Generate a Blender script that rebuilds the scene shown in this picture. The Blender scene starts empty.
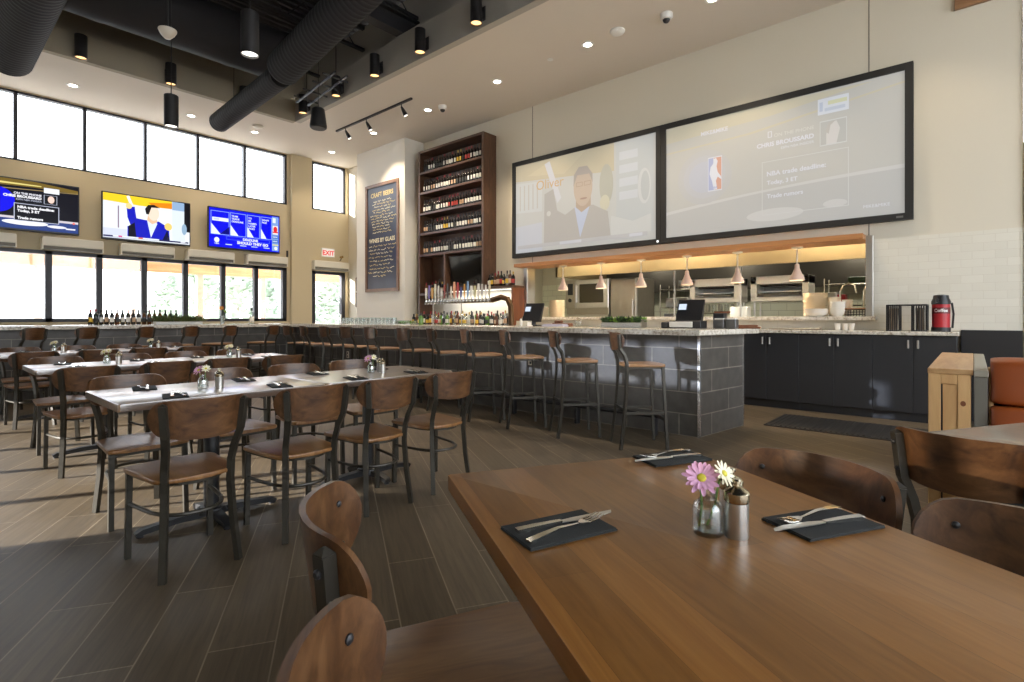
WORLD_S, SUN_S, EXPO, DOWN_P = 3.5, 18.0, 1.0, 120.
TV_S, PROJ_S, CYL_P, PEND_P, HEAT_P, KIT_P, LED_P = .58, .23, 20., 40., 12., 48., 7.
import bpy, bmesh, math, random
from mathutils import Vector as V, Matrix, noise
R = math.radians
PI = math.pi
sc = bpy.context.scene
COL = sc.collection
random.seed(7)

# ------------------------------------------------------------------ materials
MATS = {}
def pmat(name, col, rough=.5, metal=0., emit=None, estr=0., spec=.5, coat=0., bump=0., bscale=60., var=.0, vscale=8.):
    if name in MATS: return MATS[name]
    m = bpy.data.materials.new(name); m.use_nodes = True
    nt = m.node_tree; b = nt.nodes['Principled BSDF']
    b.inputs['Base Color'].default_value = (*col, 1)
    b.inputs['Roughness'].default_value = rough
    b.inputs['Metallic'].default_value = metal
    b.inputs['Specular IOR Level'].default_value = spec
    b.inputs['Coat Weight'].default_value = coat
    b.inputs['Coat Roughness'].default_value = .15
    if emit is not None:
        b.inputs['Emission Color'].default_value = (*emit, 1)
        b.inputs['Emission Strength'].default_value = estr
    if var or bump:
        tc = nt.nodes.new('ShaderNodeTexCoord')
        n = nt.nodes.new('ShaderNodeTexNoise'); n.inputs['Scale'].default_value = vscale if var else bscale
        n.inputs['Detail'].default_value = 4
        nt.links.new(tc.outputs['Object'], n.inputs['Vector'])
        if var:
            mx = nt.nodes.new('ShaderNodeMix'); mx.data_type = 'RGBA'
            mx.inputs[6].default_value = (*[c*(1-var) for c in col], 1)
            mx.inputs[7].default_value = (*[min(1, c*(1+var)) for c in col], 1)
            nt.links.new(n.outputs['Fac'], mx.inputs[0]); nt.links.new(mx.outputs[2], b.inputs['Base Color'])
        if bump:
            bp = nt.nodes.new('ShaderNodeBump'); bp.inputs['Strength'].default_value = bump
            bp.inputs['Distance'].default_value = .004
            nt.links.new(n.outputs['Fac'], bp.inputs['Height']); nt.links.new(bp.outputs['Normal'], b.inputs['Normal'])
    MATS[name] = m
    return m

def nodes_of(name, rough=.4, spec=.5, coat=0.):
    m = bpy.data.materials.new(name); m.use_nodes = True
    nt = m.node_tree; b = nt.nodes['Principled BSDF']
    b.inputs['Roughness'].default_value = rough
    b.inputs['Specular IOR Level'].default_value = spec
    b.inputs['Coat Weight'].default_value = coat
    b.inputs['Coat Roughness'].default_value = .2
    tc = nt.nodes.new('ShaderNodeTexCoord')
    MATS[name] = m
    return m, nt, b, tc

def node(nt, typ, **kw):
    n = nt.nodes.new(typ)
    for k, v in kw.items():
        if k in n.inputs.keys(): n.inputs[k].default_value = v
        else: setattr(n, k, v)
    return n

def ramp(nt, stops):
    r = nt.nodes.new('ShaderNodeValToRGB')
    e = r.color_ramp.elements
    while len(e) < len(stops): e.new(.5)
    for i, (p, c) in enumerate(stops):
        e[i].position = p; e[i].color = (*c, 1)
    return r

def wood(name, c1, c2, c3, grain=(2, 30, 30), rough=.35, coat=.15, planks=None, tone=.25, spec=.5, rot=0.):
    """grain: noise scale along x, y, z of the object; planks = (length, width) of glued staves along x"""
    m, nt, b, tc = nodes_of(name, rough, spec, coat)
    mp = node(nt, 'ShaderNodeMapping'); mp.inputs['Scale'].default_value = grain
    mp0 = node(nt, 'ShaderNodeMapping'); mp0.inputs['Rotation'].default_value = (0, 0, rot)
    nt.links.new(tc.outputs['Object'], mp0.inputs['Vector'])
    nt.links.new(mp0.outputs[0], mp.inputs['Vector'])
    n = node(nt, 'ShaderNodeTexNoise', Scale=1., Detail=6., Roughness=.6, Distortion=1.2)
    nt.links.new(mp.outputs[0], n.inputs['Vector'])
    r = ramp(nt, [(.3, c1), (.5, c2), (.72, c3)])
    nt.links.new(n.outputs['Fac'], r.inputs[0])
    out = r.outputs[0]
    if planks:
        br = node(nt, 'ShaderNodeTexBrick')
        br.inputs['Scale'].default_value = 1.
        br.inputs['Brick Width'].default_value = planks[0]; br.inputs['Row Height'].default_value = planks[1]
        br.inputs['Mortar Size'].default_value = planks[2] if len(planks) > 2 else .0006
        br.inputs['Color1'].default_value = (1-tone, 1-tone, 1-tone, 1)
        br.inputs['Color2'].default_value = (1+tone*.6, 1+tone*.5, 1+tone*.4, 1)
        br.inputs['Mortar'].default_value = (.45, .42, .4, 1)
        br.offset = .37
        nt.links.new(mp0.outputs[0], br.inputs['Vector'])
        mx = node(nt, 'ShaderNodeMix'); mx.data_type = 'RGBA'; mx.blend_type = 'MULTIPLY'
        mx.inputs[0].default_value = 1.
        nt.links.new(out, mx.inputs[6]); nt.links.new(br.outputs['Color'], mx.inputs[7])
        out = mx.outputs[2]
    nt.links.new(out, b.inputs['Base Color'])
    return m

# wall paint and plain stuff
PAINT = pmat('wall_paint', (.66, .61, .50), .75, bump=.08, bscale=180)
PAINT_LIGHT = pmat('wall_paint_pale', (.76, .73, .66), .75, bump=.08, bscale=180)
PAINTW = pmat('wall_paint_tan', (.56, .47, .31), .75, bump=.08, bscale=180)
SOFFIT = pmat('soffit_paint', (.66, .60, .52), .8, bump=.05, bscale=150)
BLACKM = pmat('black_metal', (.018, .017, .018), .42, .0, spec=.5)
DECK = pmat('dark_ceiling_steel', (.030, .029, .031), .75)
DUCT = pmat('black_duct_paint', (.020, .019, .021), .75, spec=.3)
BRONZE = pmat('bronze_grey_metal', (.048, .042, .032), .38, .5, var=.12, vscale=30)
BLACKIRON = pmat('black_cast_iron', (.012, .012, .013), .45)
MULLION = pmat('dark_window_frame', (.022, .022, .03), .45)
STEEL = pmat('brushed_stainless', (.58, .56, .52), .28, .95, var=.06, vscale=20)
STEELD = pmat('dull_stainless', (.40, .37, .31), .38, .9, var=.08, vscale=10)
CHROME = pmat('polished_steel', (.62, .60, .55), .12, 1.)
BRASS = pmat('brass', (.55, .38, .16), .25, 1.)
COPPER = pmat('brown_bronze', (.11, .060, .028), .35, .8)
WHITEP = pmat('white_plastic', (.75, .74, .70), .45)
CREAM = pmat('cream_enamel', (.72, .68, .58), .5)
WHITEC = pmat('white_ceramic', (.82, .79, .72), .22)
TANC = pmat('cream_stoneware', (.78, .68, .52), .35)
BLACKP = pmat('black_plastic', (.015, .015, .017), .4)
CHARC = pmat('charcoal_laminate', (.030, .030, .032), .42, var=.08, vscale=3)
SLATE = pmat('charcoal_napkin_cloth', (.016, .017, .016), .85, bump=.3, bscale=900)
RUBBER = pmat('black_rubber', (.013, .013, .014), .6)
RED = pmat('red_label', (.42, .012, .02), .4)
ORANGE = pmat('orange_leather', (.27, .058, .009), .42, bump=.15, bscale=260, var=.12, vscale=6)
GLASSGREEN = pmat('dark_green_glass', (.010, .016, .009), .08, spec=.7)
GLASSBLACK = pmat('dark_wine_glass', (.012, .009, .009), .1, spec=.7)
GLASSBROWN = pmat('amber_glass', (.09, .03, .008), .1, spec=.7)
GLASSLIME = pmat('lime_green_glass', (.10, .22, .03), .12, spec=.7)
LBL_W = pmat('paper_label_white', (.78, .76, .70), .6)
LBL_Y = pmat('paper_label_yellow', (.75, .48, .05), .6)
LBL_R = pmat('paper_label_red', (.45, .04, .03), .6)
LBL_T = pmat('paper_label_tan', (.55, .36, .22), .6)
LBL_K = pmat('paper_label_black', (.03, .03, .03), .6)
FOIL_R = pmat('foil_red', (.32, .02, .03), .35)
FOIL_K = pmat('foil_black', (.02, .018, .018), .35)
FOIL_Y = pmat('foil_gold', (.5, .33, .08), .35, .6)
LEAFD = pmat('dark_green_leaf', (.035, .075, .02), .5, var=.4, vscale=40)
LEAFL = pmat('light_green_leaf', (.16, .30, .04), .5, var=.3, vscale=40)
LIME = pmat('lime_skin', (.14, .30, .03), .4, var=.2, vscale=20)
PINK = pmat('pink_petal', (.74, .40, .58), .55, var=.15, vscale=60)
WHITEPETAL = pmat('cream_petal', (.80, .74, .55), .55)
YELLOW = pmat('yellow_disc', (.60, .52, .04), .6)
STEM = pmat('green_stem', (.12, .22, .04), .5)
PINE = wood('knotty_pine', (.50, .27, .10), (.66, .41, .18), (.78, .55, .28), (3, 3, .6), .5, .05)
PINEX = wood('pine_top_board', (.36, .19, .075), (.48, .28, .12), (.58, .37, .18), (.8, 9, 9), .45, .1)
FASCIAW = wood('orange_stained_wood', (.33, .135, .046), (.43, .19, .065), (.52, .25, .10), (9, .6, 9), .45, .1)
PATIOW = wood('patio_cedar_boards', (.50, .24, .11), (.62, .33, .16), (.74, .43, .23), (.7, 8, 8), .6, 0)
WALNUT = wood('walnut_shelf', (.055, .026, .014), (.085, .040, .021), (.12, .058, .030), (14, 1.2, 3), .4, .1)
REDWOOD = wood('reddish_wood_panel', (.14, .045, .018), (.20, .066, .026), (.26, .09, .036), (8, 8, 1), .4, .1)
PLY = wood('walnut_plywood', (.042, .016, .005), (.090, .038, .013), (.145, .068, .026), (4, 30, 16), .40, .12)
SEATW = wood('walnut_plywood_seat', (.15, .062, .018), (.215, .098, .030), (.28, .140, .046), (24, 4, 10), .36, .15)
STOOLW = wood('oak_stool_seat', (.24, .115, .045), (.32, .165, .068), (.40, .22, .10), (24, 4, 10), .35, .2)
TABLEW = wood('butcher_block_table', (.180, .070, .013), (.235, .097, .019), (.285, .124, .028), (3, 34, 34), .36, .12, planks=(1.35, .088, .0004), tone=.27)
TABLED = wood('dark_table_top', (.15, .075, .030), (.19, .10, .042), (.24, .13, .058), (3, 30, 30), .24, 1., planks=(1.1, .09, .0004), tone=.14, spec=.8)
FRAMEW = wood('dark_brown_frame', (.14, .07, .04), (.20, .11, .065), (.27, .15, .09), (10, 2, 2), .4, .1)

tb = TABLED.node_tree.nodes['Principled BSDF']; tb.inputs['Coat IOR'].default_value = 2.4; tb.inputs['Coat Roughness'].default_value = .24; tb.inputs['Roughness'].default_value = .30
def brick(name, c1, c2, mortar, bw, rh, ms, rough=.3, spec=.5, coat=0., axis='xz', bump=.3, off=.5, z0=0., noise_amt=0., xoff=0.):
    m, nt, b, tc = nodes_of(name, rough, spec, coat)
    sx = node(nt, 'ShaderNodeSeparateXYZ'); nt.links.new(tc.outputs['Object'], sx.inputs[0])
    ad = node(nt, 'ShaderNodeMath'); ad.operation = 'ADD'
    nt.links.new(sx.outputs[0], ad.inputs[0]); nt.links.new(sx.outputs[1], ad.inputs[1])
    ad2 = node(nt, 'ShaderNodeMath'); ad2.operation = 'SUBTRACT'; ad2.inputs[1].default_value = z0
    nt.links.new(sx.outputs[2], ad2.inputs[0])
    ad3 = node(nt, 'ShaderNodeMath'); ad3.operation = 'ADD'; ad3.inputs[1].default_value = 50*bw + xoff
    nt.links.new(ad.outputs[0], ad3.inputs[0])
    cb = node(nt, 'ShaderNodeCombineXYZ')
    nt.links.new(ad3.outputs[0], cb.inputs[0]); nt.links.new(ad2.outputs[0], cb.inputs[1])
    br = node(nt, 'ShaderNodeTexBrick'); br.offset = off
    br.inputs['Scale'].default_value = 1.
    br.inputs['Brick Width'].default_value = bw; br.inputs['Row Height'].default_value = rh
    br.inputs['Mortar Size'].default_value = ms; br.inputs['Mortar Smooth'].default_value = .1
    br.inputs['Color1'].default_value = (*c1, 1); br.inputs['Color2'].default_value = (*c2, 1); br.inputs['Mortar'].default_value = (*mortar, 1)
    nt.links.new(cb.outputs[0], br.inputs['Vector'])
    out = br.outputs['Color']
    if noise_amt:
        n = node(nt, 'ShaderNodeTexNoise', Scale=9., Detail=5.)
        nt.links.new(tc.outputs['Object'], n.inputs['Vector'])
        r = ramp(nt, [(.3, (1-noise_amt,)*3), (.7, (1+noise_amt,)*3)])
        nt.links.new(n.outputs['Fac'], r.inputs[0])
        mx = node(nt, 'ShaderNodeMix'); mx.data_type = 'RGBA'; mx.blend_type = 'MULTIPLY'; mx.inputs[0].default_value = 1.
        nt.links.new(out, mx.inputs[6]); nt.links.new(r.outputs[0], mx.inputs[7]); out = mx.outputs[2]
    nt.links.new(out, b.inputs['Base Color'])
    bp = node(nt, 'ShaderNodeBump'); bp.invert = True
    bp.inputs['Strength'].default_value = bump; bp.inputs['Distance'].default_value = .003
    nt.links.new(br.outputs['Fac'], bp.inputs['Height']); nt.links.new(bp.outputs['Normal'], b.inputs['Normal'])
    return m
BARTILE = brick('charcoal_bar_tile', (.085, .077, .067), (.105, .096, .084), (.26, .23, .19), .60, .2227, .005, .38, noise_amt=.18)
SUBWAY = brick('white_subway_tile', (.70, .67, .58), (.74, .71, .62), (.66, .62, .53), .20, .093, .003, .16, bump=.35, z0=1.05)

def floor_mat():
    m, nt, b, tc = nodes_of('wood_look_floor_tile', .46, .3)
    mp = node(nt, 'ShaderNodeMapping'); mp.inputs['Rotation'].default_value = (0, 0, -R(59.25))
    mp.inputs['Location'].default_value = (30.3, 30.06, 0)
    nt.links.new(tc.outputs['Object'], mp.inputs['Vector'])
    br = node(nt, 'ShaderNodeTexBrick'); br.offset = .41
    br.inputs['Scale'].default_value = 1.
    br.inputs['Brick Width'].default_value = 1.22; br.inputs['Row Height'].default_value = .226
    br.inputs['Mortar Size'].default_value = .0032; br.inputs['Mortar Smooth'].default_value = .2
    br.inputs['Color1'].default_value = (.096, .070, .042, 1); br.inputs['Color2'].default_value = (.135, .102, .066, 1)
    br.inputs['Mortar'].default_value = (.24, .19, .13, 1)
    nt.links.new(mp.outputs[0], br.inputs['Vector'])
    mp2 = node(nt, 'ShaderNodeMapping'); mp2.inputs['Scale'].default_value = (2.2, 42, 1)
    nt.links.new(mp.outputs[0], mp2.inputs['Vector'])
    n = node(nt, 'ShaderNodeTexNoise', Scale=1., Detail=5., Roughness=.65, Distortion=.6)
    nt.links.new(mp2.outputs[0], n.inputs['Vector'])
    r = ramp(nt, [(.3, (.72,)*3), (.7, (1.22,)*3)])
    nt.links.new(n.outputs['Fac'], r.inputs[0])
    mx = node(nt, 'ShaderNodeMix'); mx.data_type = 'RGBA'; mx.blend_type = 'MULTIPLY'; mx.inputs[0].default_value = 1.
    nt.links.new(br.outputs['Color'], mx.inputs[6]); nt.links.new(r.outputs[0], mx.inputs[7])
    nt.links.new(mx.outputs[2], b.inputs['Base Color'])
    bp = node(nt, 'ShaderNodeBump'); bp.invert = True; bp.inputs['Strength'].default_value = .3; bp.inputs['Distance'].default_value = .002
    nt.links.new(br.outputs['Fac'], bp.inputs['Height']); nt.links.new(bp.outputs['Normal'], b.inputs['Normal'])
    return m
FLOORM = floor_mat()

def granite():
    m, nt, b, tc = nodes_of('speckled_granite', .14, .5)
    n = node(nt, 'ShaderNodeTexNoise', Scale=26., Detail=8., Roughness=.75)
    nt.links.new(tc.outputs['Object'], n.inputs['Vector'])
    r = ramp(nt, [(.31, (.09, .07, .05)), (.40, (.38, .32, .24)), (.50, (.66, .61, .52)), (.70, (.80, .77, .70))])
    nt.links.new(n.outputs['Fac'], r.inputs[0]); nt.links.new(r.outputs[0], b.inputs['Base Color'])
    return m
GRANITE = granite()

def emat(name, col, s=1.):
    if name in MATS: return MATS[name]
    m = bpy.data.materials.new(name); m.use_nodes = True
    nt = m.node_tree; nt.nodes.clear()
    e = nt.nodes.new('ShaderNodeEmission'); e.inputs[0].default_value = (*col, 1); e.inputs[1].default_value = s
    o = nt.nodes.new('ShaderNodeOutputMaterial'); nt.links.new(e.outputs[0], o.inputs[0])
    MATS[name] = m
    return m

def pane_mat(name='window_glass', tint=(.97, .98, .99), gl=.07):
    m = bpy.data.materials.new(name); m.use_nodes = True
    nt = m.node_tree; nt.nodes.clear()
    t = nt.nodes.new('ShaderNodeBsdfTransparent'); t.inputs[0].default_value = (*tint, 1)
    g = nt.nodes.new('ShaderNodeBsdfGlossy'); g.inputs['Roughness'].default_value = .03
    mx = nt.nodes.new('ShaderNodeMixShader'); mx.inputs[0].default_value = gl
    o = nt.nodes.new('ShaderNodeOutputMaterial')
    nt.links.new(t.outputs[0], mx.inputs[1]); nt.links.new(g.outputs[0], mx.inputs[2]); nt.links.new(mx.outputs[0], o.inputs[0])
    MATS[name] = m
    return m
PANE = pane_mat()
THINGLASS = pane_mat('thin_drinking_glass', (.86, .89, .88), .22)
CLEARB = pane_mat('clear_bottle_glass', (.80, .84, .83), .25)
def edge_glass(name, tint, lo=.05, hi=.75):
    m = bpy.data.materials.new(name); m.use_nodes = True
    nt = m.node_tree; nt.nodes.clear()
    t = nt.nodes.new('ShaderNodeBsdfTransparent'); t.inputs[0].default_value = (*tint, 1)
    g = nt.nodes.new('ShaderNodeBsdfGlossy'); g.inputs['Roughness'].default_value = .02
    lw = nt.nodes.new('ShaderNodeLayerWeight'); lw.inputs[0].default_value = .35
    mr = nt.nodes.new('ShaderNodeMapRange'); mr.inputs[3].default_value = lo; mr.inputs[4].default_value = hi
    mx = nt.nodes.new('ShaderNodeMixShader'); o = nt.nodes.new('ShaderNodeOutputMaterial')
    nt.links.new(lw.outputs['Facing'], mr.inputs[0]); nt.links.new(mr.outputs[0], mx.inputs[0])
    nt.links.new(t.outputs[0], mx.inputs[1]); nt.links.new(g.outputs[0], mx.inputs[2]); nt.links.new(mx.outputs[0], o.inputs[0])
    MATS[name] = m
    return m
VASEG = edge_glass('clear_vase_glass', (.93, .95, .95)); WATER = edge_glass('vase_water', (.90, .93, .92), .03, .4)

# ------------------------------------------------------------------ mesh builder
class MB:
    def __init__(self): self.bm = bmesh.new(); self.mi = 0
    def _tag(self, faces):
        for f in faces: f.material_index = self.mi
    def box(self, x0, x1, y0, y1, z0, z1, b=0., seg=1):
        if x0 > x1: x0, x1 = x1, x0
        if y0 > y1: y0, y1 = y1, y0
        if z0 > z1: z0, z1 = z1, z0
        vs = [self.bm.verts.new(p) for p in ((x0,y0,z0),(x1,y0,z0),(x1,y1,z0),(x0,y1,z0),(x0,y0,z1),(x1,y0,z1),(x1,y1,z1),(x0,y1,z1))]
        fs = [self.bm.faces.new([vs[i] for i in q]) for q in ((3,2,1,0),(4,5,6,7),(0,1,5,4),(1,2,6,5),(2,3,7,6),(3,0,4,7))]
        self._tag(fs)
        if b:
            es = list({e for f in fs for e in f.edges})
            r = bmesh.ops.bevel(self.bm, geom=es, offset=b, segments=seg, profile=.5, affect='EDGES', clamp_overlap=True)
            self._tag(r['faces'])
        return self
    def prism(self, poly, z0, z1, b=0.):
        """poly: xy points counter-clockwise"""
        lo = [self.bm.verts.new((x, y, z0)) for x, y in poly]; hi = [self.bm.verts.new((x, y, z1)) for x, y in poly]
        fs = [self.bm.faces.new(lo[::-1]), self.bm.faces.new(hi)]
        n = len(poly)
        for i in range(n): fs.append(self.bm.faces.new((lo[i], lo[(i+1)%n], hi[(i+1)%n], hi[i])))
        self._tag(fs)
        if b:
            es = [e for e in fs[1].edges] + [e for e in fs[0].edges]
            r = bmesh.ops.bevel(self.bm, geom=es, offset=b, segments=2, profile=.5, affect='EDGES', clamp_overlap=True)
            self._tag(r['faces'])
        return self
    def ring(self, pts): return [self.bm.verts.new(p) for p in pts]
    def skin(self, rings, close=True, cap=True):
        fs = []
        for a, b in zip(rings, rings[1:]):
            n = len(a)
            for i in range(n if close else n-1):
                j = (i+1) % n
                try: fs.append(self.bm.faces.new((a[i], a[j], b[j], b[i])))
                except ValueError: pass
        if cap and close:
            for rg, fl in ((rings[0], True), (rings[-1], False)):
                if len(rg) > 2:
                    try: fs.append(self.bm.faces.new(rg[::-1] if fl else rg))
                    except ValueError: pass
        self._tag(fs)
        return self
    def lathe(self, prof, n=16, c=(0,0,0), cap=True, axis='z', start=0., scale=(1,1)):
        rings = []
        for r, z in prof:
            pts = []
            for i in range(n):
                a = start + 2*PI*i/n
                x, y = r*math.cos(a)*scale[0], r*math.sin(a)*scale[1]
                p = (x, y, z) if axis == 'z' else ((z, x, y) if axis == 'x' else (y, z, x))
                pts.append((c[0]+p[0], c[1]+p[1], c[2]+p[2]))
            rings.append(self.ring(pts))
        return self.skin(rings, True, cap)
    def tube(self, pts, r, n=8, square=None, ref=(0,0,1), radii=None, cap=True, closed=False):
        """sweep a circle (r) or a rectangle square=(w,h) along pts; w runs across T x ref, h along the other"""
        P = [V(p) for p in pts]; N = len(P)
        rings = []
        side = None
        for i, p in enumerate(P):
            if closed: T = (P[(i+1)%N]-P[i-1])
            else: T = (P[min(i+1,N-1)]-P[max(i-1,0)])
            T.normalize()
            rf = V(ref)
            if square is None and side is not None:
                s = side - T*side.dot(T)
            else:
                s = T.cross(rf)
                if s.length < 1e-4: s = T.cross(V((0,1,0))) if abs(T.y) < .9 else T.cross(V((1,0,0)))
            s.normalize(); side = s; u = s.cross(T); u.normalize()
            if square:
                w, h = square[0]/2, square[1]/2
                k = radii[i] if radii else 1
                rings.append(self.ring([p+s*a*k+u*b_*k for a, b_ in ((-w,-h),(w,-h),(w,h),(-w,h))]))
            else:
                rr = radii[i] if radii else r
                rings.append(self.ring([p+s*rr*math.cos(2*PI*k/n)+u*rr*math.sin(2*PI*k/n) for k in range(n)]))
        if closed: rings.append(rings[0])
        return self.skin(rings, True, cap and not closed)
    def poly(self, pts):
        f = self.bm.faces.new([self.bm.verts.new(p) for p in pts]); self._tag([f]); return self
    def arc(self, prof, a0, a1, n=8):
        """part of a turned surface between two angles"""
        rs = [self.ring([(r*math.cos(a0+(a1-a0)*i/n), r*math.sin(a0+(a1-a0)*i/n), z) for i in range(n+1)]) for r, z in prof]
        return self.skin(rs, close=False, cap=False)
    def ball(self, c, r, seg=12, rings=8, sc_=(1,1,1)):
        prof = []
        rs = []
        for i in range(1, rings):
            t = PI*i/rings
            rs.append(self.ring([(c[0]+r*sc_[0]*math.sin(t)*math.cos(2*PI*k/seg), c[1]+r*sc_[1]*math.sin(t)*math.sin(2*PI*k/seg), c[2]-r*sc_[2]*math.cos(t)) for k in range(seg)]))
        return self.skin(rs)
    def mat(self, i): self.mi = i; return self
    def mesh(self, name, mats, smooth=True, ang=35, recalc=True):
        if recalc: bmesh.ops.recalc_face_normals(self.bm, faces=self.bm.faces)
        me = bpy.data.meshes.new(name); self.bm.to_mesh(me); self.bm.free()
        for m in (mats if isinstance(mats, (list, tuple)) else [mats]): me.materials.append(m)
        if smooth:
            me.polygons.foreach_set('use_smooth', [True]*len(me.polygons))
            me.set_sharp_from_angle(angle=R(ang))
        return me
    def build(self, name, mats, parent=None, smooth=True, ang=35, recalc=True):
        return link(name, self.mesh(name, mats, smooth, ang, recalc), parent)

def link(name, data, parent=None, loc=None, rz=None):
    o = bpy.data.objects.new(name, data); COL.objects.link(o)
    if parent is not None: o.parent = parent
    if loc is not None: o.location = loc
    if rz is not None: o.rotation_euler.z = rz
    return o
def tag(o, label, cat, group=None):
    o['label'] = label; o['category'] = cat
    if group: o['group'] = group
    return o
def thing(name, label, cat, loc=(0,0,0), rz=0., group=None):
    o = link(name, None, None, loc, rz); o.empty_display_size = .1
    return tag(o, label, cat, group)
def struct(o): o['kind'] = 'structure'; return o
CHILD = {}
def sub(o):
    return [c for c in ALLCH.get(o.name, [])]
def dup(root, loc=None, rz=None, label=None, group=None, skip=()):
    """a copy of a thing with copies of its parts and their sub-parts"""
    def rec(o, parent):
        c = o.copy(); COL.objects.link(c)
        if parent is not None: c.parent = parent
        for ch in o.children:
            if ch.name.split('.')[0] in skip: continue
            rec(ch, c)
        return c
    r = rec(root, None)
    if loc is not None: r.location = loc
    if rz is not None: r.rotation_euler = (0, 0, rz)
    if label: r['label'] = label
    if group: r['group'] = group
    return r
def sb(name, mats, parent, *a, **k):
    m = MB(); m.box(*a, **k); return m.build(name, mats, parent)
def text_mesh(s, size, align='LEFT', bold=0.):
    cu = bpy.data.curves.new('txt', 'FONT'); cu.body = s; cu.size = size; cu.align_x = align; cu.resolution_u = 3
    cu.offset = bold
    o = bpy.data.objects.new('txt', cu); COL.objects.link(o)
    dg = bpy.context.evaluated_depsgraph_get()
    me = bpy.data.meshes.new_from_object(o.evaluated_get(dg))
    COL.objects.unlink(o); bpy.data.objects.remove(o)
    return me
# camera geometry: the room's axes are x -> bar wall, y -> window wall
CF, CH, CX, CY = 528., 1.2, 512., 318.
FA = R(48.85); FS, FC = math.sin(FA), math.cos(FA)
ORD1 = ['first', 'second', 'third', 'fourth', 'fifth', 'sixth', 'seventh', 'eighth', 'ninth', 'tenth', 'eleventh', 'twelfth']
# ================================================================== the room
WX, WY = 8.2, 13.3          # bar wall (right) and window wall (far left)
LX, BY = -3.6, -4.0         # walls behind and beside the camera
SZ, DZ = 5.42, 6.9          # soffit and steel deck heights
struct(sb('floor', FLOORM, None, LX-.1, 12.2, BY-.1, WY+.05, -.1, 0))

# --- right wall with the kitchen pass-through opening
OY0, OY1, OZ0, OZ1 = 1.03, 6.74, 1.20, 2.275
m = MB()
m.box(WX, WX+.15, -.42, WY+.2, OZ1, DZ+.3); m.box(WX, WX+.15, -.42, WY+.2, 0, OZ0)
m.box(WX, WX+.15, -.42, OY0, OZ0, OZ1); m.box(WX, WX+.15, OY1, WY+.2, OZ0, OZ1)
struct(m.build('wall_right', PAINT))
m = MB(); m.box(8.172, WX+.15, BY, -.43, 0, DZ+.3); struct(m.build('wall_right_return', PAINT))
# panel joints
def joint(nm, y): 
    m = MB(); m.box(WX-.003, WX+.02, y-.006, y+.006, 2.22, SZ); struct(m.build(nm, pmat('joint_shadow_gap', (.16, .145, .12), .8)))
joint('trim_1', 1.02); joint('trim_2', 6.62)
# white subway tile
def tile(nm, y0, y1, z0, z1):
    m = MB(); m.box(WX-.012, WX+.01, y0, y1, z0, z1); struct(m.build(nm, SUBWAY))
tile('trim_3', -.42, OY0-.06, 1.05, 2.215); tile('trim_4', OY0-.06, OY1+.05, 1.05, OZ0-.02); tile('trim_5', OY1+.05, 10.0, 1.05, 1.95)
# jambs of the opening
for nm, y0, y1 in (('trim_6', OY0-.06, OY0+.02), ('trim_7', OY1-.02, OY1+.07)):
    m = MB(); m.box(WX-.05, WX+.2, y0, y1, OZ0, OZ1-.01, b=.004); struct(m.build(nm, STEEL))
# --- chalkboard pier
PX0 = 7.64
m = MB(); m.box(PX0, WX+.1, 10.0, 12.0, 0, SZ); struct(m.build('wall_pier', PAINT_LIGHT))
# --- window wall
m = MB()
GX = [1.0-.79*3, ] 
lowx0, lowx1 = -2.95, 6.42
m.box(LX-.1, lowx0, WY, WY+.2, 0, DZ+.3); m.box(lowx0, lowx1, WY, WY+.2, 0, 1.12); m.box(lowx0, lowx1, WY, WY+.2, 2.49, 4.11)
m.box(LX-.1, 12, WY, WY+.2, 5.40, DZ+.3); m.box(lowx1, 7.1, WY, WY+.2, 0, 5.40)
m.box(7.1, 8.1, WY, WY+.2, 2.47, 4.11); m.box(8.1, WX+.2, WY, WY+.2, 0, 5.40)
struct(m.build('wall_window', PAINTW))
m = MB(); m.box(6.50, 7.04, WY-.10, WY+.05, 0, SZ); struct(m.build('wall_column', PAINTW))
def glazing(nm, xs, z0, z1, fw, y=WY, mull=None, depth=.12):
    """window frame with mullions at xs (first and last are the jambs) and a pane per bay"""
    r = struct(link(nm, None))
    m = MB()
    for i, x in enumerate(xs):
        a, b_ = (x, x+fw) if i == 0 else ((x-fw, x) if i == len(xs)-1 else (x-fw/2, x+fw/2))
        m.box(a, b_, y+.02, y+.02+depth, z0, z1)
    m.box(xs[0], xs[-1], y+.02, y+.02+depth, z0, z0+fw*.7); m.box(xs[0], xs[-1], y+.02, y+.02+depth, z1-fw*.7, z1)
    m.build('window_frame', mull or MULLION, r)
    for a, b_ in zip(xs, xs[1:]):
        g = MB(); g.box(a+fw*.4, b_-fw*.4, y+.07, y+.075, z0+fw*.5, z1-fw*.5); g.build('pane', PANE, r)
    return r
glazing('window_1', [-2.95, -2.17, -1.385, -.595, .195, .985, 1.776, 2.555, 3.325, 4.11, 4.90, 5.66, 6.42], 1.12, 2.49, .10)
glazing('window_2', [-2.95, -1.77, -.745, .28, 1.31, 2.32, 3.345, 4.36, 5.39, 6.42], 4.11, 5.40, .055)
glazing('window_3', [7.1, 8.1], 4.11, 5.40, .06)
d = glazing('door_1', [7.1, 8.1], .0, 2.47, .11)
sb('door_handle', STEEL, d, 7.93, 7.96, WY-.04, WY+.0, .9, 1.3, b=.008)
sb('kick_plate', MULLION, d, 7.2, 8.0, WY+.04, WY+.12, .02, .25)
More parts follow.
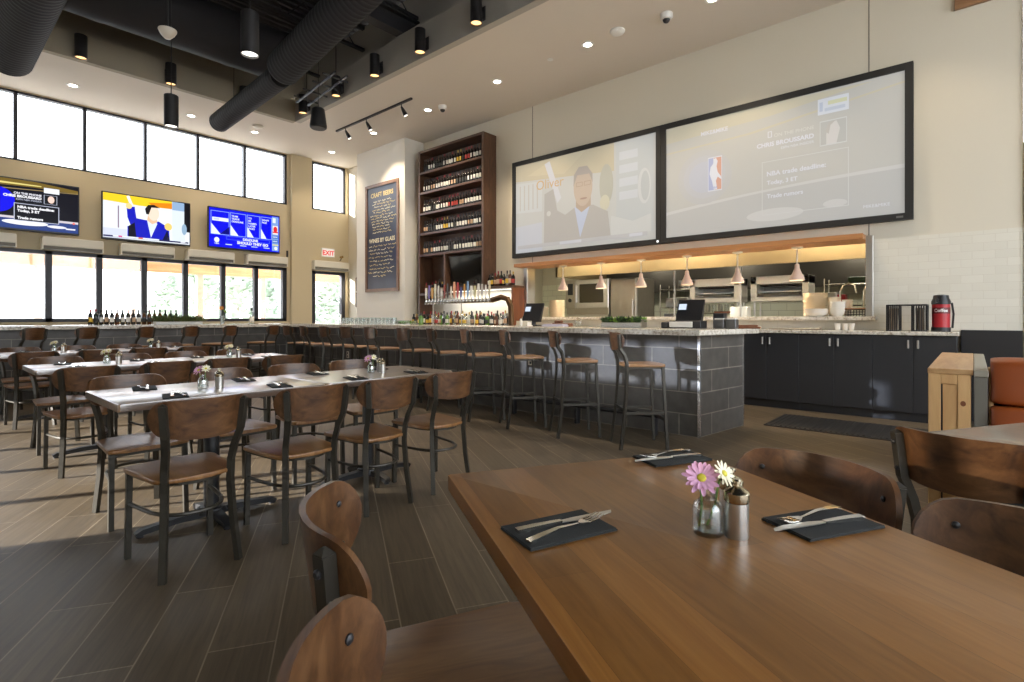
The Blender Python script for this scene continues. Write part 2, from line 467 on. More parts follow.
# --- left wall and back wall, behind and beside the camera, with unseen windows placed to bring in sun and sky
def left_window(nm, y0, y1, z0, z1, n, pm=None):
    r = struct(link(nm, None)); m = MB()
    for i in range(n+1):
        y = y0+.03+(y1-y0-.06)*i/n; m.box(LX-.12, LX-.02, y-.03, y+.03, z0, z1)
    m.box(LX-.12, LX-.02, y0, y1, z0, z0+.05); m.box(LX-.12, LX-.02, y0, y1, z1-.05, z1)
    m.build('window_frame', MULLION, r)
    for i in range(n):
        a = y0+.03+(y1-y0-.06)*i/n; g = MB(); g.box(LX-.075, LX-.07, a+.02, a+(y1-y0-.06)/n-.02, z0+.03, z1-.03); g.build('pane', pm or PANE, r)
A0, A1, B0, B1 = 5.6, 10.6, 5.9, 8.6
E0, E1 = 2.3, 3.25
m = MB()
m.box(LX-.2, LX, BY, E0, 0, DZ+.3); m.box(LX-.2, LX, E1, A0, 0, DZ+.3); m.box(LX-.2, LX, E0, E1, 0, 1.84); m.box(LX-.2, LX, E0, E1, 2.22, DZ+.3); m.box(LX-.2, LX, A1, WY+.2, 0, DZ+.3)
m.box(LX-.2, LX, A0, A1, 0, .72); m.box(LX-.2, LX, A0, A1, 1.28, 2.3); m.box(LX-.2, LX, A0, A1, 2.85, DZ+.3)
m.box(LX-.2, LX, A0, B0, 2.3, 2.85); m.box(LX-.2, LX, B1, A1, 2.3, 2.85)
struct(m.build('wall_left', PAINT))
left_window('window_4', A0, A1, .72, 1.28, 5); left_window('window_6', B0, B1, 2.3, 2.85, 3, pane_mat('sun_dimming_blue_glass', (.28, .30, .34), .07))  # unseen windows placed for the sun streaks; tint added to dim the bar patch
left_window('window_7', E0, E1, 1.84, 2.22, 2, pane_mat('sun_dimming_grey_glass', (.30, .28, .25), .07))  # unseen window added for the chair sun patch, glass greyed to soften it
m = MB(); m.box(LX-.2, LX, WY+.2, 18.05, -.05, 7.6); struct(m.build('wall_sun_blocker', PAINT))  # unseen wing wall added to keep the sun off the window wall
m = MB()
m.box(LX-.2, -2.6, BY-.2, BY, 0, DZ+.3); m.box(7.6, WX+.2, BY-.2, BY, 0, DZ+.3); m.box(-2.6, 7.6, BY-.2, BY, 0, .3); m.box(-2.6, 7.6, BY-.2, BY, 5.0, DZ+.3)
struct(m.build('wall_back', PAINT))
r = glazing('window_5_added', [-2.6, -.56, 1.48, 3.52, 5.56, 7.6], .3, 5.0, .08, y=BY-.12)  # unseen window, enlarged to light the room from behind the camera
# --- ceiling: soffits, stepped fascia and the dark deck above
m = MB()
m.box(5.5, WX+.2, BY, WY+.1, SZ, SZ+.1); m.box(LX, 5.5, 11.0, WY+.1, SZ, SZ+.1)
struct(m.build('ceiling', SOFFIT))
FASC = pmat('fascia_paint', (.36, .315, .235), .8)
m = MB()
m.box(5.485, 5.6, BY, 10.985, SZ-.004, 5.95); m.box(5.485, 5.95, BY, 11.1, 5.951, 5.99); m.box(5.88, 5.98, BY, 11.4, 5.9, DZ)
struct(m.build('ceiling_fascia_right', pmat('fascia_paint_grey', (.40, .37, .32), .8)))
m = MB()
m.box(LX, 5.485, 10.985, 11.1, SZ-.004, 5.83); m.box(LX, 5.485, 10.985, 11.4, 5.831, 5.87); m.box(LX, 5.9, 11.35, 11.45, 5.8, DZ+.3)
struct(m.build('ceiling_fascia_window', FASC))
m = MB()
pts = []
y = BY
prof = []
while y < 11.4:
    prof += [(y, DZ), (y+.06, DZ), (y+.085, DZ+.06), (y+.145, DZ+.06)]; y += .17
a = m.ring([(LX, p[0], p[1]) for p in prof]); b = m.ring([(5.95, p[0], p[1]) for p in prof])
m.skin([a, b], close=False, cap=False)
m.box(LX, 5.95, BY, 11.45, DZ+.08, DZ+.12)
struct(m.build('ceiling_deck', DECK, smooth=False))
# kitchen shell behind the opening
KX = 11.6
KW = pmat('kitchen_wall', (.50, .47, .36), .4, var=.06, vscale=2)
for nm, bx in (('wall_kitchen_back', (KX, KX+.1, -.6, 9.0, 0, 3.2)), ('wall_kitchen_right', (WX+.15, KX, -.7, -.6, 0, 3.2)), ('wall_kitchen_left', (WX+.15, KX, 9.0, 9.1, 0, 3.2)), ('ceiling_kitchen', (WX+.15, KX, -.6, 9.0, 3.1, 3.2))): struct(sb(nm, KW, None, *bx))
# ---- outdoors
GRD = pmat('pale_concrete', (.62, .60, .57), .8, var=.06, vscale=1.)
m = MB(); m.box(-40, 45, WY+.2, 60, -.12, -.02); m.box(-40, LX-.2, -30, WY+.2, -.12, -.02); m.box(LX-.2, 45, -30, BY-.2, -.12, -.02)
struct(m.build('ground_outside', GRD))
# ---- world, sun, camera
w = bpy.data.worlds.new('world'); sc.world = w; w.use_nodes = True
nt = w.node_tree; bg = nt.nodes['Background']
tc = nt.nodes.new('ShaderNodeTexCoord'); sx = nt.nodes.new('ShaderNodeSeparateXYZ'); nt.links.new(tc.outputs['Generated'], sx.inputs[0])
rp = ramp(nt, [(.0, (.98, .97, .96)), (.15, (.93, .96, 1.0)), (.6, (.82, .90, 1.0))])
nt.links.new(sx.outputs[2], rp.inputs[0]); nt.links.new(rp.outputs[0], bg.inputs[0])
bg.inputs[1].default_value = WORLD_S
sd = bpy.data.lights.new('sun', 'SUN'); sd.energy = SUN_S; sd.angle = R(.6); sd.color = (1., .96, .90)
so = link('sun', sd); so.rotation_euler = V((.82, -.38, -.172)).to_track_quat('-Z', 'Y').to_euler()
cd = bpy.data.cameras.new('camera'); cam = link('camera', cd)
cd.sensor_width = 36; cd.lens = CF/1024*36; cd.shift_y = -(341-CY)/1024; cd.clip_start = .02; cd.clip_end = 200
cam.location = (0, 0, CH); cam.rotation_euler = (PI/2, 0, -FA)
sc.camera = cam
sc.view_settings.view_transform = 'Standard'; sc.view_settings.look = 'None'; sc.view_settings.gamma = 1; sc.view_settings.use_curve_mapping = False
sc.view_settings.exposure = EXPO
sc.cycles.use_denoising = True
sc.cycles.max_bounces = 10; sc.cycles.diffuse_bounces = 5; sc.cycles.transparent_max_bounces = 24
sc.cycles.sample_clamp_indirect = 6.0
sc.cycles.caustics_reflective = False; sc.cycles.caustics_refractive = False

# ---- lamps of the ceiling
LAMPON = emat('lamp_glow_warm', (1., .93, .80), 14.)
AMBER = emat('lamp_glow_amber', (1., .55, .22), 1.4)
def spot(parent, loc, power, size=110, blend=.6, col=(1., .82, .60), radius=.05):
    l = bpy.data.lights.new('lamp', 'SPOT'); l.energy = power; l.spot_size = R(size); l.spot_blend = blend; l.color = col; l.shadow_soft_size = radius
    o = link('lamp_light', l, parent); o.location = loc; return o
def downlight(x, y, label, power=DOWN_P):
    t = thing('recessed_downlight', label, 'ceiling light', (x, y, SZ), 0, 'recessed downlights in the soffit')
    m = MB(); m.lathe([(.062, -.001), (.062, -.008), (.095, -.010), (.098, .0)], 24, cap=False); m.build('trim_ring', WHITEP, t)
    m = MB(); m.lathe([(.0, -.004), (.062, -.004)], 24, cap=False); m.build('lens', LAMPON, t)
    spot(t, (0, 0, -.03), power)
    return t
for i, (x, y) in enumerate([(7.0, 2.6), (6.9, 4.48), (6.92, 6.4), (6.94, 8.33), (6.99, 10.3)]):
    downlight(x, y, ['recessed downlight at the top edge of the picture above the large screens',
        'bright recessed downlight beside the smoke detector above the large screens',
        'recessed downlight third along the soffit above the left projection screen',
        'recessed downlight beside the small dome camera near the wine rack',
        'recessed downlight above the chalkboard, behind the track light'][i])
downlight(6.9, .6, 'recessed downlight above the coffee counter and the red airpot', DOWN_P*.35)
for i, (x, y) in enumerate([(1.97, 12.3), (3.89, 12.28), (5.18, 12.28), (7.09, 12.28)]):
    downlight(x, y, ['recessed downlight in the window soffit, leftmost above the clerestory', 'recessed downlight in the window soffit, second from the left',
        'recessed downlight in the window soffit beside the round detector', 'recessed downlight above the exit door corner'][i], DOWN_P*.35)
# ================================================================== dining chairs, stools, tables
def back_panel(m, w, zc, h, y0, rad, th=.012, tilt=.14, n=20, nz=7, corner=.30):
    """curved plywood back: rounded-end outline bent round a vertical cylinder, concave to +y"""
    half = w/2
    def pt(s, z, off):
        a = s/rad; r = rad+off
        return (r*math.sin(a), y0 + rad - r*math.cos(a) - tilt*(z-zc), z)
    rings = []
    for i in range(n+1):
        u = -1+2*i/n; k = math.sin(u*PI/2); s = half*k; k = abs(k)
        e = 1. if k < 1-corner else math.sqrt(max(.0, 1-((k-1+corner)/corner)**2))
        e = max(e, .05)
        zm = zc + h*.10
        zt = zm + h*.40*e - h*.03*k*k; zb = zm - h*.60*(1-.30*k*k)*e
        f = [pt(s, zb+(zt-zb)*j/nz, -th/2) for j in range(nz+1)]
        b = [pt(s, zb+(zt-zb)*j/nz, th/2) for j in range(nz+1)]
        rings.append(m.ring(f + b[::-1]))
    m.skin(rings)
    return pt
def post_path(zs, xs, zc, y0, rad, off, tilt=.14):
    """points just behind the curved back, for a post bolted to it"""
    out = []
    for z, x in zip(zs, xs):
        a = math.asin(x/rad); y = y0+rad-rad*math.cos(a)-tilt*(z-zc)
        out.append((x+math.sin(a)*off, y-math.cos(a)*off, z))
    return out

def seat_mesh(wf, wr, yf, yr, z, th, arc=.07):
    """plywood seat: straight front with small radii, rear edge bowed"""
    pts = []
    c = .03
    pts += [(wr/2, yr+arc)]
    pts += [(wf/2-.006, yf-c*1.6), (wf/2-.008, yf-c*.6), (wf/2-c*.8, yf-.002)]
    for i in range(1, 6):
        t = i/6; pts.append((wf/2-c*.8-(wf-c*1.6)*t, yf+.012*math.sin(PI*t)))
    pts += [(-wf/2+c*.8, yf-.002), (-wf/2+.008, yf-c*.6), (-wf/2+.006, yf-c*1.6), (-wr/2, yr+arc)]
    for i in range(1, 9):
        a = PI*i/9; pts.append((-wr/2*math.cos(a), yr+arc-arc*math.sin(a)))
    m = MB(); m.prism(pts, z-th, z, b=.006)
    return m

BZC, BY0, BRAD = .735, -.292, .265
def dining_chair(label, bolts=True):
    t = thing('dining_chair', label, 'chair')
    seat_mesh(.425, .36, .235, -.205, .455, .022).build('seat', SEATW, t)
    m = MB(); pt = back_panel(m, .49, BZC, .19, BY0, BRAD); bk = m.build('backrest', PLY, t)
    zs, xs = (.66, .73, .805), (.152, .158, .164)
    pp = post_path(zs, xs, BZC, BY0, BRAD, .0195)
    fr = post_path((.685, .775), (.154, .161), BZC, BY0, BRAD, -.006)
    rb = post_path((.685, .775), (.154, .161), BZC, BY0, BRAD, .033)
    for sx in (-1, 1):
        if bolts:
            for p in fr:
                b = MB(); b.lathe([(.0075, 0), (.0075, .003), (.005, .005), (0, .006)], 10, (0,0,0), axis='y')
                o = b.build('bolt', BLACKM, bk); o.location = (sx*p[0], p[1], p[2]); o.rotation_euler.z = sx*math.asin(.158/BRAD)
        m = MB(); m.tube([(sx*.190, .205, 0), (sx*.185, .197, .433)], 0, square=(.026, .026), ref=(0,1,0))
        lg = m.build('leg', BRONZE, t, smooth=False)
        m = MB(); m.box(sx*.190-.016, sx*.190+.016, .189, .221, 0, .008); m.build('foot_cap', pmat('grey_glide', (.25, .23, .19), .5), lg)
        m = MB()
        P = [(.165, -.222, 0), (.150, -.192, .22), (.143, -.178, .40), (.145, -.184, .50), (.150, -.212, .58)] + pp
        P = [(sx*x, y, z) for x, y, z in P]
        aa = math.asin(.158/BRAD); rf = (-sx*math.sin(aa), math.cos(aa), 0)
        m.tube(P, 0, square=(.030, .026), ref=rf)
        e = P[-1]; m.lathe([(.0185, 0), (.0185, .003), (.004, .013), (0, .0135)], 4, (e[0], e[1], e[2]-.001), start=PI/4+sx*aa)
        lg = m.build('back_post', BRONZE, t, smooth=False)
        m = MB(); m.box(sx*.165-.017, sx*.165+.017, -.24, -.205, 0, .008); m.build('foot_cap', MATS['grey_glide'], lg)
        if bolts:
            for p in rb:
                b = MB(); b.lathe([(.0085, 0), (.0085, -.004), (.005, -.007), (0, -.007)], 10, (0,0,0), axis='y')
                o = b.build('bolt', BLACKM, lg); o.location = (sx*p[0], p[1], p[2]); o.rotation_euler.z = sx*aa
    m = MB()
    P = [(.185, .195), (.172, .08), (.155, -.04)] + [(.140*math.cos(a), -.06-.125*math.sin(a)) for a in [PI*(i+1)/10 for i in range(0, 9)]] + [(-.155, -.04), (-.172, .08), (-.185, .195)]
    m.tube([(x, y, .275) for x, y in P], .0095, 8); m.build('stretcher', BRONZE, t)
    m = MB(); m.tube([(x*.97, y, .424) for x, y in P], 0, square=(.016, .018)); m.box(-.185, .185, .185, .208, .410, .433); m.build('seat_frame', BRONZE, t, smooth=False)
    return t

def bar_stool(label):
    t = thing('bar_stool', label, 'stool')
    seat_mesh(.385, .33, .195, -.175, .775, .024, arc=.05).build('seat', STOOLW, t)
    zc, y0, rad = .985, -.262, .24
    m = MB(); back_panel(m, .385, zc, .170, y0, rad); m.build('backrest', PLY, t)
    pp = post_path((.92, .99, 1.05), (.138, .142, .146), zc, y0, rad, .0195)
    for sx in (-1, 1):
        m = MB(); m.tube([(sx*.188, .205, 0), (sx*.168, .170, .752)], 0, square=(.025, .025), ref=(0,1,0)); m.build('leg', BRONZE, t, smooth=False)
        m = MB()
        P = [(.178, -.225, 0), (.160, -.185, .30), (.148, -.160, .66), (.146, -.160, .78), (.145, -.182, .86)] + pp
        aa = math.asin(.142/rad)
        m.tube([(sx*x, y, z) for x, y, z in P], 0, square=(.027, .025), ref=(-sx*math.sin(aa)*.7, 1, 0)); m.build('back_post', BRONZE, t, smooth=False)
        m = MB(); m.tube([(sx*.180, .194, .33), (sx*.160, -.18, .33)], 0, square=(.012, .022), ref=(0,0,1)); m.build('side_stretcher', BRONZE, t, smooth=False)
    m = MB(); m.tube([(-.182, .197, .27), (.182, .197, .27)], 0, square=(.022, .028), ref=(0,0,1)); m.build('footrest', BRONZE, t, smooth=False)
    m = MB(); m.tube([(-.16, -.182, .36), (.16, -.182, .36)], 0, square=(.012, .022), ref=(0,0,1)); m.build('rear_stretcher', BRONZE, t, smooth=False)
    m = MB(); P = [(.164, .172), (.164, .0), (.150, -.150), (-.150, -.150), (-.164, .0), (-.164, .172)]
    m.tube([(x, y, .742) for x, y in P], 0, square=(.015, .018), closed=True); m.build('seat_frame', BRONZE, t, smooth=False)
    return t

TZ = .785
def rounded_rect(lx, ly, r, n=5):
    pts = []
    for cx, cy, a0 in ((lx/2-r, -ly/2+r, -PI/2), (lx/2-r, ly/2-r, 0), (-lx/2+r, ly/2-r, PI/2), (-lx/2+r, -ly/2+r, PI)):
        for i in range(n+1):
            a = a0+PI/2*i/n; pts.append((cx+r*math.cos(a), cy+r*math.sin(a)))
    return pts
def dining_table(label, lx, ly, mat, r=.012, z=TZ, th=.038, loc=(0,0,0), rz=0., group=None, foot=1.):
    """pedestal table: long side along x"""
    t = thing('dining_table', label, 'table', loc, rz, group)
    m = MB(); m.prism(rounded_rect(lx, ly, r), z-th, z, b=.004); m.build('tabletop', mat, t)
    m = MB(); m.lathe([(.042, .06), (.042, z-th-.02)], 20); m.build('column', BLACKIRON, t)
    m = MB(); m.box(-.19, .19, -.03, .03, z-th-.03, z-th); m.box(-.03, .03, -.19, .19, z-th-.03, z-th); m.build('top_bracket', BLACKIRON, t)
    m = MB(); m.lathe([(.085, .045), (.075, .075), (.05, .085), (0, .085)], 20)
    for ex, ey in ((.38, 0), (-.38, 0), (0, .25), (0, -.25)):
        ex, ey = ex*foot, ey*foot
        m.tube([(0, 0, .050), (ex*.5, ey*.5, .047), (ex*.93, ey*.93, .030), (ex, ey, .016)], 0, square=(.055, .034), ref=(0,0,1), radii=[1.2, 1.0, .85, .7])
    f = m.build('base_foot', BLACKIRON, t)
    for ex, ey in ((.36, 0), (-.36, 0), (0, .232), (0, -.232)):
        ex, ey = ex*foot, ey*foot
        m = MB(); m.lathe([(.018, 0), (.018, .018)], 12, (ex, ey, 0)); m.build('glide', BLACKM, f)
    return t

# --- foreground table: its long side follows the floor planks
UX = V((.511, .859)); UN = V((.8585, -.511))          # along / across
fgc = V((.942, 1.049)) + UN*.385 - UX*.60
RZ_T = math.atan2(UX.y, UX.x)
FG = dining_table('large butcher block table in the foreground with flower vase', 1.20, .77, TABLEW, loc=(fgc.x, fgc.y, 0), rz=RZ_T, r=.006, foot=.29)
rtc = V((2.434, .135)) + UN*.38 - UX*.58
RT = dining_table('greyish wooden table with rounded corner in front of the orange booth', 1.16, .76, TABLED, loc=(rtc.x, rtc.y, 0), rz=RZ_T, r=.03, foot=.42)

CH0 = dining_chair('x')
used = [False]
def chair(x, y, face, label, group, bolts=True):
    """face: direction vector the sitter looks along"""
    rz = math.atan2(face[1], face[0]) - PI/2
    return dup(CH0, (x, y, 0), rz, label, group, skip=() if bolts else ('bolt', 'foot_cap'))
FGG = 'dining chairs around the foreground table'
chair(.772, .836, (.8585, -.511), 'walnut chair on the left of the foreground table, curled back seen edge-on beside the floor', FGG)
chair(.508, .366, (.8585, -.511), 'walnut chair at the bottom edge left of the foreground table, nearest the camera', FGG)
chair(1.335, .385, (-.945, .325), 'walnut chair tucked against the far right side of the foreground table by the napkin', FGG)
chair(1.135, -.012, (-.90, .43), 'walnut chair cut by the right edge of the picture, at the foreground table', FGG)
chair(2.44, -.046, (.955, -.297), 'walnut chair seen from behind, pulled up to the greyish table by the booth', 'chair at the booth side table')
XS = [.915, 1.475, 2.0, 2.52]
ROWC = [3.43, 5.92, 8.43]
RN = ['front', 'middle', 'rear']
for k, yc in enumerate(ROWC):
    for i, xc in enumerate((1.195, 2.28)):
        dining_table('%s pedestal table of the %s row, %s' % (['left', 'right'][i], RN[k], ['at the aisle end' if i == 0 else 'nearer the bar stools', 'left end toward the floor sunlight' if i == 0 else 'right end with rounded corners', 'left end below the middle television' if i == 0 else 'right end toward the bar'][k]),
                     [1.07, 1.098][i], .72, TABLED, loc=(xc, yc, 0), r=.012 if i == 0 else .05, group='long row tables')
    for i, xc in enumerate(XS):
        jit = [(0, 0), (.01, .01), (-.01, .0), (.0, .0)][i]
        dy = .0 if k != 1 else [-.10, -.02, .02, 0][i]
        chair(xc+jit[0], yc-.455+dy, (.02*(i-1), 1), 'walnut chair on near side of the %s table row, %s from left' % (RN[k], ORD1[i]), 'chairs on the near side of the %s row' % RN[k], bolts=False)
        chair(xc+.02, yc+.435+.02*(i % 2), (.03*(1-i), -1), 'walnut chair facing the camera across the %s table row, %s from left' % (RN[k], ORD1[i]), 'chairs on the far side of the %s row' % RN[k], bolts=False)
def purge(root):
    for c in list(root.children): purge(c)
    bpy.data.objects.remove(root)
purge(CH0)

# --- bar stools
ST0 = bar_stool('x')
def stool(x, y, face, label, group):
    rz = math.atan2(face[1], face[0]) - PI/2
    return dup(ST0, (x, y, 0), rz, label, group)
def cam2w(lat, dep): return (FS*dep+FC*lat, FC*dep-FS*lat)
SP = [(639, 86), (575, 81), (523, 75), (483, 70), (448, 67), (416.7, 45), (383, 45), (358, 36), (337, 45), (316.7, 52), (299.5, 42)]
LB = ['wooden seat bar stool at the open end of the bar, nearest the camera', 'bar stool second from the open end of the bar', 'bar stool third from the open end, beside the wall outlet',
      'bar stool fourth from the open end of the bar', 'bar stool fifth from the open end, behind the front row chairs', 'bar stool sixth from the open end of the bar', 'bar stool seventh from the open end of the bar',
      'bar stool eighth from the open end of the bar', 'bar stool ninth from the open end of the bar', 'bar stool tenth from the open end, second from the bar corner', 'bar stool in the inner corner of the bar, farthest along the granite run']
for (px, az), lb in zip(SP, LB):
    t = (px-CX)/CF; X = 4.545; Y = X*(FC-FS*t)/(FS+FC*t)
    a = R(az); f = cam2w(math.sin(a), math.cos(a))
    stool(X, Y, f, lb, 'bar stools along the granite bar')
for i, px in enumerate((33.5, 87, 146, 191, 231, 274)):
    t = (px-CX)/CF; Y = 9.45; X = Y*(FS+FC*t)/(FC-FS*t)
    a = R((-86, -82, -86, -80, -82, -79)[i]); f = cam2w(math.sin(a), math.cos(a))
    stool(X+f[0]*.2, Y+f[1]*.2+.05, f, 'bar stool at the far counter under the windows, %s from the left' % ORD1[i], 'bar stools along the far counter')
purge(ST0)
# ================================================================== the bar
BT0, BT1 = 1.03, 1.085
base = thing('tiled_bar', 'long charcoal tiled bar front with bright metal corner edge', 'bar', (0, 0, 0))
m = MB(); m.prism([(5.22, 2.07), (6.13, 1.94), (6.13, 11.2), (-3.0, 11.2), (-3.0, 10.42), (5.22, 10.42)], 0, BT0-.001)
m.build('tile_cladding', BARTILE, base, smooth=False)
m = MB(); m.box(5.205, 5.232, 2.055, 2.082, 0, BT0-.002); m.build('corner_trim', pmat('satin_aluminium', (.8, .8, .8), .25, .9), base)
m = MB(); m.box(6.12, 6.14, 1.925, 1.945, 0, BT0-.002); m.build('corner_trim', MATS['satin_aluminium'], base)
top = MB(); top.prism([(4.97, 1.97), (6.22, 1.79), (6.22, 11.3), (-3.0, 11.3), (-3.0, 10.15), (4.97, 10.15)], BT0, BT1, b=.006)
tag(top.build('bar_countertop', GRANITE, None), 'speckled granite counter running along the whole bar', 'countertop')
# foot rail with brackets
rail = thing('foot_rail', 'dark metal foot rail on brackets along the bar front', 'foot rail', (0, 0, 0))
m = MB(); m.tube([(5.02, 2.35, .20), (5.02, 10.22, .20)], .024, 12); m.tube([(5.02, 10.22, .20), (-3, 10.22, .20)], .024, 12); m.build('pipe', BLACKM, rail)
for i in range(9):
    y = 2.45+i*.95
    m = MB(); m.box(4.99, 5.05, y-.02, y+.02, .0, .18, b=.004); m.box(5.04, 5.2185, y-.015, y+.015, .185, .215); m.build('bracket', BLACKM, rail)
o = thing('wall_outlet', 'ivory electrical outlet low on the tiled bar front', 'outlet', (5.22, 0, 0))
t = (530.7-CX)/CF; y = 5.22*(FC-FS*t)/(FS+FC*t)
m = MB(); m.box(-.008, 0, y-.038, y+.038, .60, .72, b=.003); m.build('cover_plate', CREAM, o)
for z in (.632, .688): sb('socket', BLACKP, o, -.0095, -.007, y-.013, y+.013, z-.016, z+.016)
o = thing('wall_outlet', 'ivory electrical outlet on the bar front behind the far stools', 'outlet', (5.22, 0, 0))
t = (348-CX)/CF; y = 5.22*(FC-FS*t)/(FS+FC*t)
m = MB(); m.box(-.008, 0, y-.038, y+.038, .48, .60, b=.003); m.build('cover_plate', CREAM, o)
for z in (.512, .568): sb('socket', BLACKP, o, -.0095, -.007, y-.013, y+.013, z-.016, z+.016)

# --- service counter along the bar wall with cabinets below
CZ0, CZ1 = 1.0, 1.045
t_ = MB(); t_.box(7.55, 8.188, .115, 9.98, CZ0, CZ1, b=.006)
tag(t_.build('service_countertop', GRANITE, None), 'beige granite counter along the tiled bar wall', 'countertop')
bounds = [.136, .522, .91, 1.31, 1.705, 2.10, 2.49, 2.88, 3.28]
def cabinet(y0, y1, ym, label):
    c = thing('base_cabinet', label, 'cabinet', (7.60, y0, 0), 0, 'charcoal cabinets under the coffee counter')
    w_ = y1-y0
    m = MB(); m.box(.022, .585, .0, w_-.001, .10, CZ0-.001); m.box(.06, .585, .0, w_-.001, 0, .10); m.build('carcass', CHARC, c)
    for a, b, side in ((0, ym-y0, 1), (ym-y0, w_, -1)):
        m = MB(); m.box(0, .02, a+.002, b-.003, .105, CZ0-.015, b=.002); dr = m.build('door', CHARC, c)
        hy = b-.045 if side == 1 else a+.045
        m = MB(); m.box(-.028, -.020, hy-.009, hy+.009, .85, .945, b=.002); m.box(-.022, 0, hy-.006, hy+.006, .85, .862); m.box(-.022, 0, hy-.006, hy+.006, .933, .945)
        m.build('handle', STEEL, dr)
for i, lb in enumerate(['charcoal two-door cabinet below the red airpot', 'charcoal two-door cabinet below the three white cups', 'charcoal two-door cabinet nearest the end of the bar', 'charcoal cabinet hidden behind the bar end']):
    cabinet(bounds[2*i], bounds[2*i+2], bounds[2*i+1], lb)
m = MB(); m.box(7.66, 8.18, 3.285, 9.98, 0, CZ0-.001); tag(m.build('back_bar_cabinet', CHARC, None), 'long dark back bar cabinet below the liquor bottles', 'cabinet')
# black panel right of the counter
m = MB(); m.box(8.14, 8.195, -.415, .11, .0, 1.06, b=.004); tag(m.build('wainscot_panel', BLACKP, None), 'black wall panel between counter and booth', 'panel')
# rubber mat
mt = MB(); mt.box(6.30, 7.16, .30, 1.77, .0, .012, b=.005)
for i in range(30):
    y = .34+i*.048; mt.box(6.33, 7.13, y, y+.022, .010, .018)
tag(mt.build('floor_mat', RUBBER, None), 'ribbed black rubber mat on the floor before the cabinets', 'mat')

# --- booth and its pine partition on the right
p = thing('booth_partition', 'knotty pine half wall beside the orange booth', 'partition', (4.13, 0, 0))
m = MB(); m.box(.022, 1.94, .012, .20, .0, .862); m.build('frame', PINE, p)
m = MB(); m.box(.0, .024, .150, .21, .0, .862, b=.003); m.build('stile', PINE, p)
m = MB(); m.box(.0, .024, .012, .072, .0, .862, b=.003); m.build('stile', PINE, p)
m = MB(); m.box(.0, .024, .073, .15, .800, .862, b=.003); m.build('rail', PINE, p)
m = MB(); m.box(.008, .024, .073, .140, .0, .80); m.build('panel', PINE, p)
m = MB(); m.box(.012, .026, .141, .149, .0, .80); m.build('shadow_gap', BLACKP, p)
m = MB(); m.box(-.006, 1.96, .0, .213, .862, .893, b=.003); m.build('top_board', PINEX, p)
for (yy, zz) in ((.046, .69), (.036, .33)):
    m = MB(); m.lathe([(.0, -.001), (.013, -.001), (.011, .002)], 14, (0, yy, zz), axis='x', cap=False, scale=(1, 1.25)); m.build('knot', pmat('dark_knot', (.20, .07, .025), .5), p)
m = MB(); m.box(-.004, 1.9, -.062, -.004, .0, .855); m.build('end_post', pmat('grey_weathered_trim', (.16, .15, .12), .6), p)
m = MB(); m.box(-.016, 1.92, -.066, -.002, .855, .893, b=.003); m.build('post_cap', pmat('grey_cap', (.30, .28, .22), .6), p)
b = thing('booth_bench', 'orange leather booth seat behind the pine half wall', 'bench', (4.16, 0, 0))
m = MB(); prof = [(.0, 0), (-.01, .45), (.0, .72), (.03, .90), (.20, .90), (.20, 0)]
a_ = m.ring([(x, -.068, z) for x, z in prof]); b_ = m.ring([(x, -.088, z) for x, z in prof]); m.skin([a_, b_], cap=True); m.build('end_panel', PINE, b)
m = MB(); m.box(.16, .20, -1.9, -.090, 0, .90); m.build('back_frame', PINE, b)
def cushion(y0, y1, xz, nm):
    m = MB(); rings = []
    fs = [0, .004, .012, .025, .045, .07, .3, .6, .93, .97, 1.]
    for f in fs:
        e = 1. if .07 <= f <= .93 else math.sqrt(max(0, 1-((.07-f if f < .5 else f-.93)/.07)**2))
        k = .72+.28*e
        cy = sum(p[0] for p in xz)/len(xz); cz = sum(p[1] for p in xz)/len(xz)
        rings.append(m.ring([(cy+(y-cy)*k, y0+(y1-y0)*f, cz+(z-cz)*(.90+.10*e)) for y, z in xz]))
    m.skin(rings); return m.build(nm, ORANGE, b)
def rr(yz, r=.03, n=4):
    out = []
    k = len(yz)
    for i in range(k):
        p0, p1, p2 = V(yz[i-1]), V(yz[i]), V(yz[(i+1) % k])
        a = p1+(p0-p1).normalized()*r; c = p1+(p2-p1).normalized()*r
        for j in range(n+1):
            t = j/n; out.append(tuple((a*(1-t)+p1*t)*(1-t)+(p1*(1-t)+c*t)*t))
    return out
cushion(-.076, -1.7, rr([(.14, .70), (-.06, .70), (-.02, .95), (.10, .975), (.15, .95)][::-1], .035), 'head_cushion')
cushion(-.076, -1.7, rr([(.14, .45), (-.10, .45), (-.065, .695), (.14, .695)][::-1], .03), 'back_cushion')
cushion(-.076, -1.7, rr([(.14, .34), (-.56, .34), (-.56, .46), (.14, .46)][::-1], .03), 'seat_cushion')
m = MB(); m.box(-.48, .13, -1.7, -.09, 0, .335); m.build('plinth', BLACKP, b)
